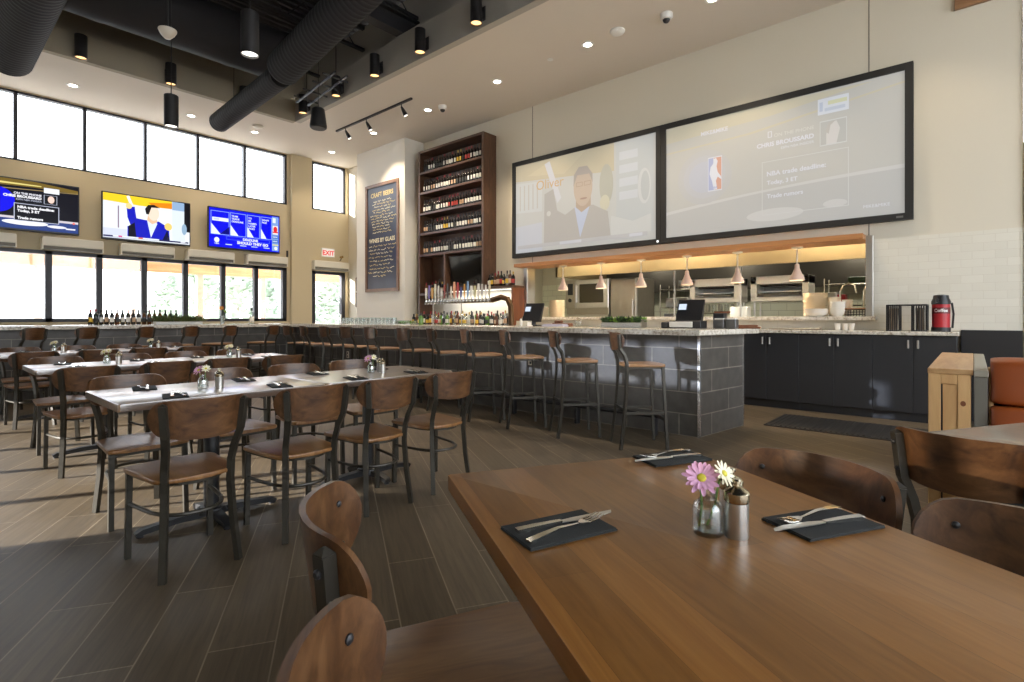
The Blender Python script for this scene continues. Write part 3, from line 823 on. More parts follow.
# ================================================================== things on the walls
def lin(c): return tuple((x/255/12.92 if x/255 <= .04045 else ((x/255+.055)/1.055)**2.4) for x in c)
def tvm(c):
    k = 'screen_%d_%d_%d' % c; l = lin(c)
    return pmat(k, (.004, .004, .004), .3, emit=l, estr=TV_S, spec=.12)
def prm(c):
    c = tuple(int(b+.68*(a-b)) for a, b in zip(c, (210, 207, 197))); k = 'projection_%d_%d_%d' % c; l = lin(c)
    return pmat(k, tuple(x*.42 for x in l), .8, emit=(l[0]*.94, l[1], l[2]*1.12), estr=PROJ_S, spec=.1)
class Pic:
    """flat picture: metres from the lower left corner as seen, layered towards the viewer"""
    def __init__(self, P0, u, n, mf, step=.0012):
        self.P0, self.u, self.v, self.n, self.mf, self.step = V(P0), V(u), V((0,0,1)), V(n), mf, step
        self.bm = bmesh.new(); self.mats = []; self.k = 0
    def mi(self, c):
        m = self.mf(c)
        if m not in self.mats: self.mats.append(m)
        return self.mats.index(m)
    def P(self, a, b): return self.P0+self.u*a+self.v*b+self.n*(self.k*self.step)
    def poly(self, pts, c):
        self.k += 1
        f = self.bm.faces.new([self.bm.verts.new(self.P(a, b)) for a, b in pts]); f.material_index = self.mi(c)
        return self
    def rect(self, a0, b0, a1, b1, c): return self.poly([(a0, b0), (a1, b0), (a1, b1), (a0, b1)], c)
    def ell(self, a, b, ra, rb, c, n=28): return self.poly([(a+ra*math.cos(2*PI*i/n), b+rb*math.sin(2*PI*i/n)) for i in range(n)], c)
    def outline(self, a0, b0, a1, b1, t, c):
        self.rect(a0, b0, a1, b0+t, c); self.rect(a0, b1-t, a1, b1, c); self.rect(a0, b0, a0+t, b1, c); self.rect(a1-t, b0, a1, b1, c); return self
    def text(self, s, a, b, size, c, align='LEFT', bold=0.):
        self.k += 1
        me = text_mesh(s, size, align, bold); i0 = self.mi(c)
        vs = [self.bm.verts.new(self.P(a+v.co.x, b+v.co.y)) for v in me.vertices]
        for p in me.polygons:
            try: f = self.bm.faces.new([vs[i] for i in p.vertices]); f.material_index = i0
            except ValueError: pass
        bpy.data.meshes.remove(me)
        return self
    def fit(self, s, a0, a1, b, c, bold=0.):
        me = text_mesh(s, 1., 'LEFT', bold); xs = [v.co.x for v in me.vertices]; bpy.data.meshes.remove(me)
        k = (a1-a0)/(max(xs)-min(xs)); return self.text(s, a0-min(xs)*k, b, k, c, 'LEFT', bold*k)
    def stroke(self, pts, w_, c):
        for (a0, b0), (a1, b1) in zip(pts, pts[1:]):
            d = V((a1-a0, b1-b0)); 
            if d.length < 1e-6: continue
            q = V((-d.y, d.x)).normalized()*w_/2
            self.poly([(a0-q.x, b0-q.y), (a1-q.x, b1-q.y), (a1+q.x, b1+q.y), (a0+q.x, b0+q.y)], c); self.k -= 1
        self.k += 1
        return self
    def build(self, name, parent):
        me = bpy.data.meshes.new(name); self.bm.to_mesh(me); self.bm.free()
        for m in self.mats: me.materials.append(m)
        return link(name, me, parent)

def frame_box(m, x, y0, y1, z0, z1, w_, d):
    m.box(x-d, x, y0, y1, z0, z0+w_); m.box(x-d, x, y0, y1, z1-w_, z1); m.box(x-d, x, y0, y0+w_, z0+w_, z1-w_); m.box(x-d, x, y1-w_, y1, z0+w_, z1-w_)
    return m
SCX = 8.19
def proj_screen(y0, y1, label):
    s = thing('projection_screen', label, 'screen', (0, 0, 0), 0, 'large projection screens above the bar')
    m = MB(); frame_box(m, SCX, y0, y1, 2.418, 4.358, .085, .075); m.build('bezel', pmat('black_velvet_frame', (.012, .012, .012), .7), s)
    return s
# left screen: a presenter in a dark jacket
y0, y1 = 3.860, 7.09
s = proj_screen(y0, y1, 'left projection screen showing a man in a dark jacket')
W_, H_ = (y1-y0-.17), 4.358-2.418-.17
p = Pic((SCX-.05, y1-.085, 2.418+.085), (0, -1, 0), (-1, 0, 0), prm, .0003)
p.rect(0, 0, W_, H_, (212, 210, 202))
p.poly([(0, H_*.82), (0, H_), (W_*.74, H_), (W_*.74, H_*.72)], (214, 198, 160)); p.poly([(.3, H_*.86), (1.0, H_), (1.7, H_), (1.2, H_*.80)], (222, 206, 165))
p.poly([(0, H_*.46), (0, H_*.80), (W_*.22, H_*.77), (W_*.22, H_*.44)], (220, 222, 220))
for i in range(5): p.rect(.10+i*.11, H_*.48, .13+i*.11, H_*.76, (206, 200, 184))
p.poly([(0, 0), (0, H_*.3), (W_*.22, H_*.32), (W_*.22, .0)], (210, 214, 222))
p.poly([(W_*.24, H_*.95), (W_*.28, H_*.97), (W_*.37, H_*.55), (W_*.34, H_*.5)], (224, 226, 230))
p.text('Oliver', W_*.17, H_*.68, .26, (226, 176, 110))
p.rect(W_*.755, H_*.08, W_*.985, H_*.98, (205, 207, 205))
for i in range(4): p.rect(W_*.775, H_*(.42+.13*i), W_*.89, H_*(.50+.13*i), (220, 223, 226))
p.ell(W_*.93, H_*.52, .12, .30, (222, 222, 218)); p.ell(W_*.935, H_*.52, .08, .25, (198, 200, 198))
p.poly([(W_*.72, H_*.08), (W_*.97, H_*.08), (W_*.97, H_*.25), (W_*.86, H_*.20), (W_*.72, H_*.28)], (219, 220, 212))
p.ell(W_*.69, H_*.60, .14, .36, (192, 188, 168)); p.ell(W_*.68, H_*.42, .10, .14, (222, 214, 180))
p.poly([(W_*.235, H_*.06), (W_*.24, H_*.62), (W_*.31, H_*.66), (W_*.34, H_*.42), (W_*.40, H_*.36), (W_*.47, H_*.42), (W_*.60, H_*.42), (W_*.70, H_*.33), (W_*.72, H_*.08)], (188, 182, 172))
p.poly([(W_*.47, H_*.42), (W_*.51, H_*.10), (W_*.57, H_*.38), (W_*.58, H_*.44)], (200, 210, 236))
p.poly([(W_*.48, H_*.42), (W_*.52, H_*.36), (W_*.585, H_*.42), (W_*.585, H_*.54), (W_*.48, H_*.54)], (190, 164, 138))
p.ell(W_*.53, H_*.625, .205, .36, (208, 182, 156)); p.poly([(W_*.462, H_*.64), (W_*.465, H_*.76), (W_*.50, H_*.835), (W_*.56, H_*.83), (W_*.597, H_*.74), (W_*.598, H_*.65), (W_*.575, H_*.745), (W_*.49, H_*.75)], (176, 164, 150))
for a in (.505, .562): p.outline(W_*a-.07, H_*.63, W_*a+.07, H_*.675, .010, (176, 150, 126))
p.ell(W_*.535, H_*.50, .08, .018, (172, 136, 116)); p.ell(W_*.275, H_*.40, .05, .05, (222, 218, 208))
p.rect(W_*.02, H_*.045, W_*.95, H_*.085, (200, 198, 196)); p.rect(W_*.36, H_*.05, W_*.52, H_*.08, (222, 224, 232)); p.rect(W_*.84, H_*.05, W_*.92, H_*.08, (222, 224, 232))
p.build('picture', s)
o = MB(); o.lathe([(.0, -.002), (.02, -.002), (.02, .0)], 12, (SCX-.076, y0+.05, 2.46), axis='x', cap=False); o.build('power_light', emat('screen_led', (1, 1, 1), .8), s)
# right screen: sports news panel
y0, y1 = .555, 3.856
s = proj_screen(y0, y1, 'right projection screen showing sports news about a trade deadline')
def news(p, W_, H_, bg, gold, txt, dim, band, blue, boxc, red, face):
    p.rect(0, 0, W_, H_, bg)
    p.poly([(0, H_*.86), (0, H_), (W_*.60, H_), (W_*.9, H_*.98), (W_*.5, H_*.90)], gold); p.poly([(0, H_*.76), (0, H_*.775), (W_*.4, H_*.80), (W_, H_*.93), (W_, H_*.915), (W_*.42, H_*.785)], gold)
    n = 26
    lo = [(W_*i/n, H_*(.205+.115*(i/n)+.03*math.sin(PI*i/n))) for i in range(n+1)]
    p.poly([(0, 0)]+[(W_, 0)]+lo[::-1], dim)
    p.poly(lo+[(a, b+H_*.018+.02*H_*abs(.5-a/W_)) for a, b in lo[::-1]], band)
    p.ell(W_*.52, H_*.10, W_*.12, H_*.05, band); p.ell(W_*.76, H_*.13, W_*.045, H_*.03, band)
    return p
W_, H_ = y1-y0-.17, 4.358-2.418-.17
p = Pic((SCX-.05, y1-.085, 2.418+.085), (0, -1, 0), (-1, 0, 0), prm, .0003)
news(p, W_, H_, (206, 202, 190), (218, 206, 172), (240, 242, 250), (200, 198, 190), (222, 220, 212), None, None, None, None)
for r_, c in ((.42, (204, 201, 196)), (.33, (203, 202, 203)), (.24, (201, 202, 212))): p.ell(.62, H_*.50, r_, r_, c)
p.fit('MIKE&MIKE', .573, .983, H_*.865, (240, 242, 250), .03)
def Q(u, v): return (.682+u*.213, H_*(.365+v*.295))
p.poly([Q(0, 0), Q(1, 0), Q(1, 1), Q(0, 1)], (236, 238, 246)); p.poly([Q(.50, .03), Q(.96, .03), Q(.96, .97), Q(.42, .97)], (232, 160, 130)); p.poly([Q(.04, .03), Q(.50, .03), Q(.38, .97), Q(.04, .97)], (176, 184, 226))
p.poly([Q(.42, .04), Q(.66, .04), Q(.58, .29), Q(.70, .40), Q(.96, .31), Q(.93, .40), Q(.70, .54), Q(.62, .71), Q(.70, .86), Q(.58, .96), Q(.42, .94), Q(.38, .80), Q(.19, .71), Q(.12, .51), Q(.30, .29)], (246, 248, 255))
p.fit('NBA', .74, .83, H_*.385, (180, 188, 230), .03)
p.ell(.79, H_*.50, .02, .02, (246, 248, 255))
tw = (244, 246, 255)
p.outline(1.545, H_*.725, 1.60, H_*.775, .010, tw)
p.fit('ON THE PHONE', 1.63, 2.133, H_*.722, (238, 236, 222)); p.fit('CHRIS BROUSSARD', 1.397, 2.133, H_*.655, tw, .03); p.fit('ESPN NBA INSIDER', 1.72, 2.133, H_*.615, tw)
p.outline(1.466, H_*.10, 2.539, H_*.535, .009, (228, 227, 220))
p.fit('NBA trade deadline:', 1.534, 2.276, H_*.415, tw, .02); p.fit('Today, 3 ET', 1.534, 1.93, H_*.345, tw, .02); p.fit('Trade rumors', 1.534, 2.00, H_*.235, tw, .02)
p.rect(2.204, H_*.575, 2.518, H_*.765, (228, 228, 224)); p.rect(2.212, H_*.583, 2.51, H_*.757, (196, 194, 186)); p.poly([(2.28, H_*.583), (2.28, H_*.66), (2.31, H_*.745), (2.40, H_*.75), (2.44, H_*.69), (2.40, H_*.583)], (232, 226, 218)); p.poly([(2.27, H_*.68), (2.30, H_*.745), (2.39, H_*.752), (2.33, H_*.725), (2.31, H_*.66)], (200, 193, 182))
p.rect(2.18, H_*.815, 2.54, H_*.935, (240, 244, 252)); p.rect(2.30, H_*.88, 2.52, H_*.91, (232, 232, 180)); p.rect(2.26, H_*.835, 2.50, H_*.86, (208, 218, 236)); p.rect(2.20, H_*.84, 2.24, H_*.91, (200, 212, 236))
p.fit('MIKE&MIKE', 2.70, 2.98, H_*.065, tw)
p.build('picture', s)
o = MB(); o.box(SCX-.0765, SCX-.075, y0+.10, y0+.17, 2.445, 2.47); o.build('maker_plate', pmat('grey_badge', (.12, .12, .12), .4), s)

# --- three televisions on the window wall
TVY = 13.12
def tv(x0, x1, z0, z1, label):
    t = thing('television', label, 'television', (0, 0, 0), 0, 'televisions on the window wall')
    m = MB(); m.box(x0, x1, TVY, TVY+.055, z0, z1, b=.006); m.build('casing', BLACKP, t)
    m = MB(); m.box((x0+x1)/2-.3, (x0+x1)/2+.3, TVY+.05, WY+.01, (z0+z1)/2-.22, (z0+z1)/2+.22); m.build('wall_mount', BLACKM, t)
    return t, Pic((x0+.02, TVY-.001, z0+.035), (1, 0, 0), (0, -1, 0), tvm, .0015), x1-x0-.04, z1-z0-.06
t, p, W_, H_ = tv(.58, 2.20, 2.80, 3.75, 'leftmost wall television showing the dark news panel, cut by the picture edge')
p.rect(0, 0, W_, H_, (14, 14, 26))
p.poly([(0, H_*.84), (0, H_), (W_*.60, H_), (W_, H_*.93), (W_, H_*.86), (W_*.6, H_*.88)], (120, 98, 40)); p.poly([(0, H_*.88), (0, H_*.93), (W_*.66, H_*.93), (W_*.66, H_*.91)], (232, 216, 130)); p.poly([(0, H_*.76), (0, H_*.78), (W_, H_*.87), (W_, H_*.855)], (150, 130, 90))
p.ell(W_*.27, H_*.56, W_*.16, H_*.26, (10, 10, 235)); p.rect(0, 0, W_, H_*.20, (44, 66, 130)); p.rect(0, H_*.20, W_, H_*.245, (214, 206, 214))
p.ell(W_*.52, H_*.13, W_*.20, H_*.055, (250, 250, 255)); p.ell(W_*.80, H_*.10, W_*.09, H_*.03, (235, 235, 250))
p.rect(W_*.42, H_*.16, W_*.82, H_*.52, (10, 12, 22)); p.outline(W_*.42, H_*.16, W_*.82, H_*.52, .012, (190, 195, 215))
p.text('NBA trade deadline:', W_*.45, H_*.42, .062, (250, 250, 255), bold=.003); p.text('Today, 3 ET', W_*.45, H_*.345, .062, (250, 250, 255), bold=.003); p.text('Trade rumors', W_*.45, H_*.20, .062, (250, 250, 255), bold=.003)
p.text('ON THE PHONE', W_*.66, H_*.70, .052, (235, 235, 245), 'RIGHT', .002); p.text('CHRIS BROUSSARD', W_*.66, H_*.635, .060, (250, 250, 255), 'RIGHT', .003); p.text('ESPN NBA INSIDER', W_*.66, H_*.58, .042, (210, 215, 235), 'RIGHT')
p.rect(W_*.68, H_*.56, W_*.80, H_*.75, (200, 205, 225)); p.rect(W_*.685, H_*.565, W_*.795, H_*.745, (16, 18, 24)); p.ell(W_*.745, H_*.66, W_*.03, H_*.075, (250, 214, 200))
p.rect(W_*.68, H_*.79, W_*.82, H_*.90, (240, 244, 250)); p.rect(W_*.88, H_*.06, W_*.97, H_*.09, (235, 235, 250)); p.ell(W_*.955, H_*.205, .02, .02, (250, 120, 110))
p.build('picture', t)
t, p, W_, H_ = tv(2.55, 4.14, 2.79, 3.75, 'middle wall television showing a man in a blue suit raising his arm')
p.rect(0, 0, W_, H_, (238, 244, 250))
p.poly([(0, H_*.83), (0, H_), (W_*.78, H_), (W_*.78, H_*.82), (W_*.4, H_*.80)], (250, 214, 40)); p.poly([(W_*.5, H_*.90), (W_*.78, H_*.96), (W_*.78, H_*.82), (W_*.55, H_*.82)], (235, 140, 20)); p.poly([(W_*.25, H_*.98), (W_*.28, H_), (W_*.38, H_*.55), (W_*.34, H_*.55)], (246, 250, 255))
p.rect(0, 0, W_*.27, H_*.22, (216, 222, 240)); p.rect(W_*.155, H_*.24, W_*.17, H_*.74, (150, 130, 150)); p.rect(W_*.78, H_*.05, W_*.94, H_*.97, (226, 236, 246)); p.rect(W_*.78, H_*.80, W_*.94, H_, (150, 180, 215)); p.rect(W_*.93, H_*.30, W_, H_, (14, 14, 22)); p.ell(W_*.93, H_*.36, .05, .12, (150, 180, 205))
p.poly([(W_*.26, H_*.05), (W_*.26, H_*.30), (W_*.30, H_*.30), (W_*.26, H_*.50), (W_*.25, H_*.74), (W_*.34, H_*.76), (W_*.36, H_*.50), (W_*.47, H_*.48), (W_*.62, H_*.48), (W_*.74, H_*.36), (W_*.75, H_*.05)], (18, 26, 190))
p.poly([(W_*.27, H_*.05), (W_*.27, H_*.30), (W_*.34, H_*.40), (W_*.36, H_*.05)], (12, 12, 34)); p.poly([(W_*.66, H_*.05), (W_*.72, H_*.30), (W_*.75, H_*.05)], (14, 16, 60))
p.poly([(W_*.48, H_*.48), (W_*.525, H_*.08), (W_*.60, H_*.42), (W_*.58, H_*.48)], (225, 235, 250)); p.ell(W_*.275, H_*.76, .055, .06, (250, 220, 150)); p.poly([(W_*.48, H_*.48), (W_*.54, H_*.40), (W_*.60, H_*.46), (W_*.59, H_*.60), (W_*.49, H_*.60)], (238, 196, 160))
p.ell(W_*.555, H_*.66, .105, .155, (250, 226, 205)); p.poly([(W_*.47, H_*.62), (W_*.455, H_*.74), (W_*.49, H_*.84), (W_*.56, H_*.86), (W_*.63, H_*.80), (W_*.53, H_*.79), (W_*.50, H_*.62)], (28, 22, 24)); p.ell(W_*.73, H_*.38, .07, .08, (250, 214, 120))
p.rect(0, H_*.02, W_*.98, H_*.055, (40, 40, 90)); p.rect(W_*.10, H_*.025, W_*.62, H_*.06, (235, 240, 250)); p.rect(W_*.16, H_*.03, W_*.20, H_*.06, (220, 30, 130)); p.rect(W_*.38, H_*.03, W_*.43, H_*.06, (235, 110, 30)); p.rect(W_*.88, H_*.03, W_*.94, H_*.055, (240, 240, 250))
p.build('picture', t)
t, p, W_, H_ = tv(4.50, 6.15, 2.81, 3.76, 'right wall television with a bright blue four-panel screen')
p.rect(0, 0, W_, H_, (8, 12, 236))
x = .03
for i, (w_, lab) in enumerate(((.40, ['']), (.36, ['TEAM', 'TRADE', 'DEADLINE']), (.30, ['TO', 'BE', 'NAMED', 'LATER', 'PICKS']), (.27, ['DRAFT', 'PICK']))):
    a0, a1 = x, x+w_; b0, b1 = H_*.32, H_*.93
    p.poly([(a0, b0), (a0, b0+H_*.30), (a0+w_*.55, b0)], (235, 242, 255)); p.outline(a0, b0, a1, b1, .012, (150, 180, 250))
    if i == 0: p.poly([(a0+w_*.5, b0+.02), (a1, b0+.02), (a1, b0+.2)], (6, 8, 120)); p.rect(a0+.03, H_*.67, a1-.02, H_*.76, (240, 245, 255)); p.rect(a0+.06, H_*.69, a0+.18, H_*.74, (200, 212, 250))
    for j, s_ in enumerate(lab):
        if s_: p.text(s_, a0+.03, b1-.10-j*.062, .056, (225, 235, 255), bold=.002)
    x += w_+.015
p.rect(W_*.875, H_*.02, W_*.975, H_*.97, (130, 165, 225)); p.rect(W_*.885, H_*.80, W_*.93, H_*.93, (235, 245, 250)); p.rect(W_*.885, H_*.48, W_*.965, H_*.72, (240, 235, 235)); p.ell(W_*.925, H_*.62, .05, .07, (225, 40, 50)); p.rect(W_*.885, H_*.52, W_*.965, H_*.56, (225, 40, 50))
for b_ in (.36, .24): p.rect(W_*.88, H_*b_, W_*.97, H_*(b_+.09), (70, 120, 200)); p.text('NEWS', W_*.885, H_*(b_+.03), .04, (240, 245, 255), bold=.001)
p.rect(W_*.88, H_*.17, W_*.97, H_*.20, (230, 220, 120)); p.ell(W_*.93, H_*.09, .04, .04, (245, 248, 250))
p.ell(W_*.085, H_*.17, .055, .06, (235, 242, 255)); p.text('NBA', W_*.055, H_*.06, .05, (225, 235, 255), bold=.001); p.text('DEADLINE', W_*.44, H_*.215, .075, (240, 245, 255), bold=.003); p.text('SHOULD THEY GO', W_*.36, H_*.115, .085, (240, 245, 255), bold=.004)
for a in (.20, .40, .56, .74): p.rect(W_*a, H_*.06, W_*(a+.09), H_*.085, (190, 210, 255))
p.outline(W_*.21, H_*.20, W_*.83, H_*.29, .008, (90, 120, 245))
p.build('picture', t)

# --- air curtains over the doors
AIRC = pmat('beige_grey_enamel', (.50, .47, .40), .45)
AIRD = pmat('dark_air_grille', (.17, .155, .12), .5)
for i, (x0, x1) in enumerate([(.38, 1.30), (1.65, 2.57), (2.86, 3.82), (4.08, 5.05), (5.35, 6.33), (7.05, 8.08)]):
    a = thing('air_curtain', ['beige air curtain cut by the left edge, under the first television', 'beige air curtain between the first and second televisions', 'beige air curtain under the middle television',
        'beige air curtain below left of the blue television', 'beige air curtain below the blue television, beside the column', 'beige air curtain over the exit door'][i], 'air curtain', (x0, WY, 0), 0, 'air curtains over the window bays')
    w_ = x1-x0
    m = MB(); m.box(0, w_, -.24, .01, 2.56, 2.73, b=.012); m.build('housing', CREAM, a)
    m = MB(); m.box(.015, w_-.015, -.22, .01, 2.50, 2.565); m.build('grille', AIRD, a)
    for xx in (-.002, w_-.018): m = MB(); m.box(xx, xx+.02, -.236, .01, 2.495, 2.70, b=.004); m.build('end_cap', CREAM, a)
# exit sign and small fittings
e = thing('exit_sign', 'small white exit sign with red letters above the glass door', 'sign', (7.55, WY, 2.98))
m = MB(); m.box(-.19, .19, -.05, .005, -.12, .12, b=.006); m.build('housing', WHITEP, e)
p = Pic((-.17, -.052, -.10), (1, 0, 0), (0, -1, 0), lambda c: emat('exit_%d' % c[0], lin(c), .55), .001)
p.rect(0, 0, .34, .20, (236, 226, 212)); p.text('EXIT', .17, .035, .17, (235, 50, 40), 'CENTER', .006); p.build('lettering', e)
m = MB(); m.box(-.02, .02, -.03, .0, -.08, .08, b=.004); tag(m.build('wall_sensor', BLACKP, None), 'little dark box on the wall right of the blue television', 'sensor').location = (6.42, WY, 2.85)
c = thing('security_camera', 'small camera on a bracket above the exit door air curtain', 'camera', (7.93, WY, 2.80))
m = MB(); m.tube([(0, 0, .0), (0, -.05, .02), (0, -.07, .07)], .012, 8); m.build('bracket', COPPER, c); m = MB(); m.lathe([(.0, -.14), (.03, -.13), (.03, -.03), (.0, -.02)], 12, (0, 0, .09), axis='y'); m.build('body', BRASS, c)
# chalkboard
cb = thing('chalkboard', 'tall wood framed chalkboard menu on the pale pier', 'chalkboard', (0, 0, 0))
def wy(px, X): t = (px-CX)/CF; return X*(FC-FS*t)/(FS+FC*t)
def wz(px, py, X): t = (px-CX)/CF; d = X/(FS+FC*t); return CH+(CY-py)*d/CF
ya, yb = wy(399.5, PX0), wy(366.3, PX0); za, zb = wz(399.5, 290.6, PX0), wz(399.5, 177.8, PX0)
m = MB(); frame_box(m, PX0+.002, ya, yb, za, zb, .075, .04); m.build('frame', FRAMEW, cb)
m = MB(); m.box(PX0-.015, PX0, ya+.05, yb-.05, za+.05, zb-.05); m.build('slate', pmat('chalk_slate', (.035, .045, .075), .35, var=.3, vscale=3), cb)
W_, H_ = yb-ya-.15, zb-za-.15
p = Pic((PX0-.0165, yb-.075, za+.075), (0, -1, 0), (-1, 0, 0), lambda c: pmat('chalk_%d' % c[0], lin(c), .9), .0006)
CHK, CHY = (236, 226, 190), (216, 196, 140)
p.text('CRAFT BEERS', W_/2, H_*.90, .155, CHY, 'CENTER', .004); p.text('WINES BY GLASS', W_/2, H_*.455, .14, CHK, 'CENTER', .004)
random.seed(3)
def scribble(z, w_, h):
    a = W_/2-w_/2
    while a < W_/2+w_/2:
        l = random.uniform(.06, .2); pts = []
        for i in range(int(l/.022)+2): pts.append((a+i*.022, z+random.uniform(-.35, .5)*h))
        p.stroke(pts, .014, CHY if random.random() < .6 else CHK); a += l+.05
for i in range(12): scribble(H_*(.855-.028*i), W_*random.uniform(.5, .8), .05)
for i in range(9): scribble(H_*(.415-.037*i), W_*random.choice([.8, .45, .7]), .05)
p.build('chalk_writing', cb)
# two little framed notices between door and pier
for i, (z0, z1) in enumerate(((1.96, 2.32), (1.50, 1.90))):
    f = thing('framed_notice', ['upper small framed notice on the wall beside the exit door', 'lower small framed notice on the wall beside the exit door'][i], 'picture frame', (0, 0, 0), 0, 'framed notices by the exit')
    m = MB(); frame_box(m, WX, 12.62, 12.92, z0, z1, .025, .02); m.build('frame', FRAMEW, f)
    m = MB(); m.box(WX-.008, WX, 12.64, 12.90, z0+.02, z1-.02); m.build('paper', pmat('notice_paper', (.62, .60, .56), .7), f)
# wooden sign at the top right
sg = thing('wooden_sign', 'wooden plank sign with dark lettering cut off by the top edge', 'sign', (WX, 0, 4.85))
m = MB(); m.box(-.05, 0, -1.0, .17, 0, .55, b=.004); m.build('board', wood('brown_sign_board', (.22, .11, .05), (.30, .16, .075), (.36, .20, .10), (9, 1, 9)), sg)
m = MB(); m.box(-.06, -.05, -.05, .03, .07, .40); m.build('lettering', BLACKM, sg)

# ================================================================== tall wine rack
RX0, RX1, RY0, RY1, RZ0, RZ1 = 7.80, 8.19, 7.60, 9.70, 1.80, 5.05
rk = thing('wine_rack', 'tall dark wood wine rack with five bottle shelves beside the pier', 'shelf', (0, 0, 0))
m = MB(); m.box(RX0, RX1, RY0, RY0+.05, RZ0, RZ1); m.build('side_panel', WALNUT, rk)
m = MB(); m.box(RX0, RX1, RY1-.05, RY1, CZ1, RZ1); m.build('side_panel', WALNUT, rk)
m = MB(); m.box(RX0, RX1, RY0+.05, RY1-.05, RZ1-.05, RZ1); m.build('top_panel', WALNUT, rk)
m = MB(); m.box(RX1-.02, RX1, RY0+.05, RY1-.05, RZ0, RZ1-.05); m.build('back_panel', WALNUT, rk)
SHZ = [4.555, 4.09, 3.615, 3.15, 2.66]
for z in SHZ:
    m = MB(); m.box(RX0, RX1-.02, RY0+.05, RY1-.05, z-.045, z); m.build('shelf_board', WALNUT, rk)
m = MB(); m.box(RX0+.02, RX1-.02, 8.80, 8.85, RZ0, SHZ[4]-.045); m.build('divider', WALNUT, rk)
m = MB(); m.box(RX0, RX1-.02, 8.85, RY1-.05, 1.72, 1.765); m.build('shelf_board', WALNUT, rk)
LY0 = 6.79
m = MB(); m.box(RX0, RX1, LY0, RY0+.05, 1.80, 1.845); m.build('side_shelf', WALNUT, rk)
m = MB(); m.box(RX0, RX1, LY0, LY0+.045, CZ1, 1.80); m.build('side_shelf_panel', REDWOOD, rk)
tv_ = thing('television', 'black television tilted in the alcove below the wine shelves', 'television', (8.02, 8.22, 2.24), 0)
m = MB(); m.box(-.03, .03, -.52, .55, -.33, .33, b=.008); m.build('casing', BLACKP, tv_)
m = MB(); m.box(-.034, -.029, -.50, .53, -.30, .31); m.build('screen', pmat('black_glossy_screen', (.006, .006, .007), .08), tv_)
m = MB(); m.box(.02, .09, -.06, .06, -.05, .05); m.build('wall_mount', BLACKM, tv_); tv_.rotation_euler = (0, -.16, .10)

# bottles
def bottle_mesh(kind, h=.30, r=.037, n=10):
    """meshes of the glass, the label and the foil for one bottle kind"""
    m = MB()
    if kind == 'wine': prof = [(0, 0), (r*.94, 0), (r, .006), (r, h*.60), (r*.80, h*.68), (r*.40, h*.76), (r*.36, h*.93), (r*.42, h*.94), (r*.42, h*.975), (0, h)]
    elif kind == 'liquor': prof = [(0, 0), (r*.95, 0), (r, .006), (r, h*.62), (r*.85, h*.70), (r*.38, h*.76), (r*.36, h*.92), (0, h*.92)]
    else: prof = [(0, 0), (r*.9, 0), (r, .01), (r*1.02, h*.5), (r*.7, h*.66), (r*.34, h*.80), (r*.34, h*.97), (0, h)]
    m.lathe(prof, n, cap=False)
    g = m
    l = MB(); l.arc([(r*1.012, h*.17), (r*1.022, h*.175), (r*1.022, h*.46), (r*1.012, h*.465)], PI-1.15, PI+1.15, 7)
    f = MB(); f.lathe([(r*.40, h*.80), (r*.41, h*.93), (r*.46, h*.94), (r*.46, h*.98), (0, h*1.004)], n, cap=False)
    return g, l, f
BM = {}
def bottle(kind, h, r, glass, lab, foil, loc, label, group, cat='bottle', name='wine_bottle', face=0.):
    k = (kind, h, r)
    if k not in BM: BM[k] = {}
    c = BM[k]
    def get(part, mat):
        kk = (part, mat.name)
        if kk not in c:
            g, l, f = bottle_mesh(kind, h, r)
            sel = {'glass': g, 'label': l, 'foil': f}
            for q, b_ in sel.items():
                if q != part: b_.bm.free()
            c[kk] = sel[part].mesh(part, mat, recalc=True)
        return c[kk]
    o = link(name, get('glass', glass), None, (loc[0], loc[1], loc[2]+.0012), random.uniform(-.5, .5)+face)
    tag(o, label, cat, group)
    if lab is not None: link('label', get('label', lab), o)
    if foil is not None: link('capsule', get('foil', foil), o)
    return o
random.seed(11)
LN = {'paper_label_white': 'white', 'paper_label_yellow': 'yellow', 'paper_label_red': 'red', 'paper_label_tan': 'tan', 'paper_label_black': 'black'}
seqs = ['KKWWWKKKWWWWWYYKRRWWWW', 'WWWTTWWWWWWTTKKKKWWWWW', 'WWWKKWWWWWRRRRTTWWWWWW', 'TTKKKWWWYYWWKWWWWTTWWW', 'TTKTWWWWWWKKWWWWWWWWTT']
LM = {'W': LBL_W, 'Y': LBL_Y, 'R': LBL_R, 'T': LBL_T, 'K': LBL_K}
for k, z in enumerate(SHZ):
    n = len(seqs[k])
    for i, ch in enumerate(seqs[k]):
        y = RY1-.10-(RY1-RY0-.21)*(i+.5)/n
        lm = LM[ch]; fo = {'R': FOIL_R, 'Y': FOIL_Y, 'W': random.choice([FOIL_K, FOIL_K, FOIL_R]), 'T': FOIL_K, 'K': FOIL_K}[ch]
        bottle('wine', .30, .0315, GLASSBLACK, lm, fo, (RX0+.075+random.uniform(-.006, .006), y, z),
               'dark wine bottle with a %s label on the %s shelf of the wine rack' % (LN[lm.name], ['topmost', 'second', 'third', 'fourth', 'lowest'][k]),
               '%s-labelled wine bottles on the %s rack shelf' % (LN[lm.name], ['topmost', 'second', 'third', 'fourth', 'lowest'][k]))
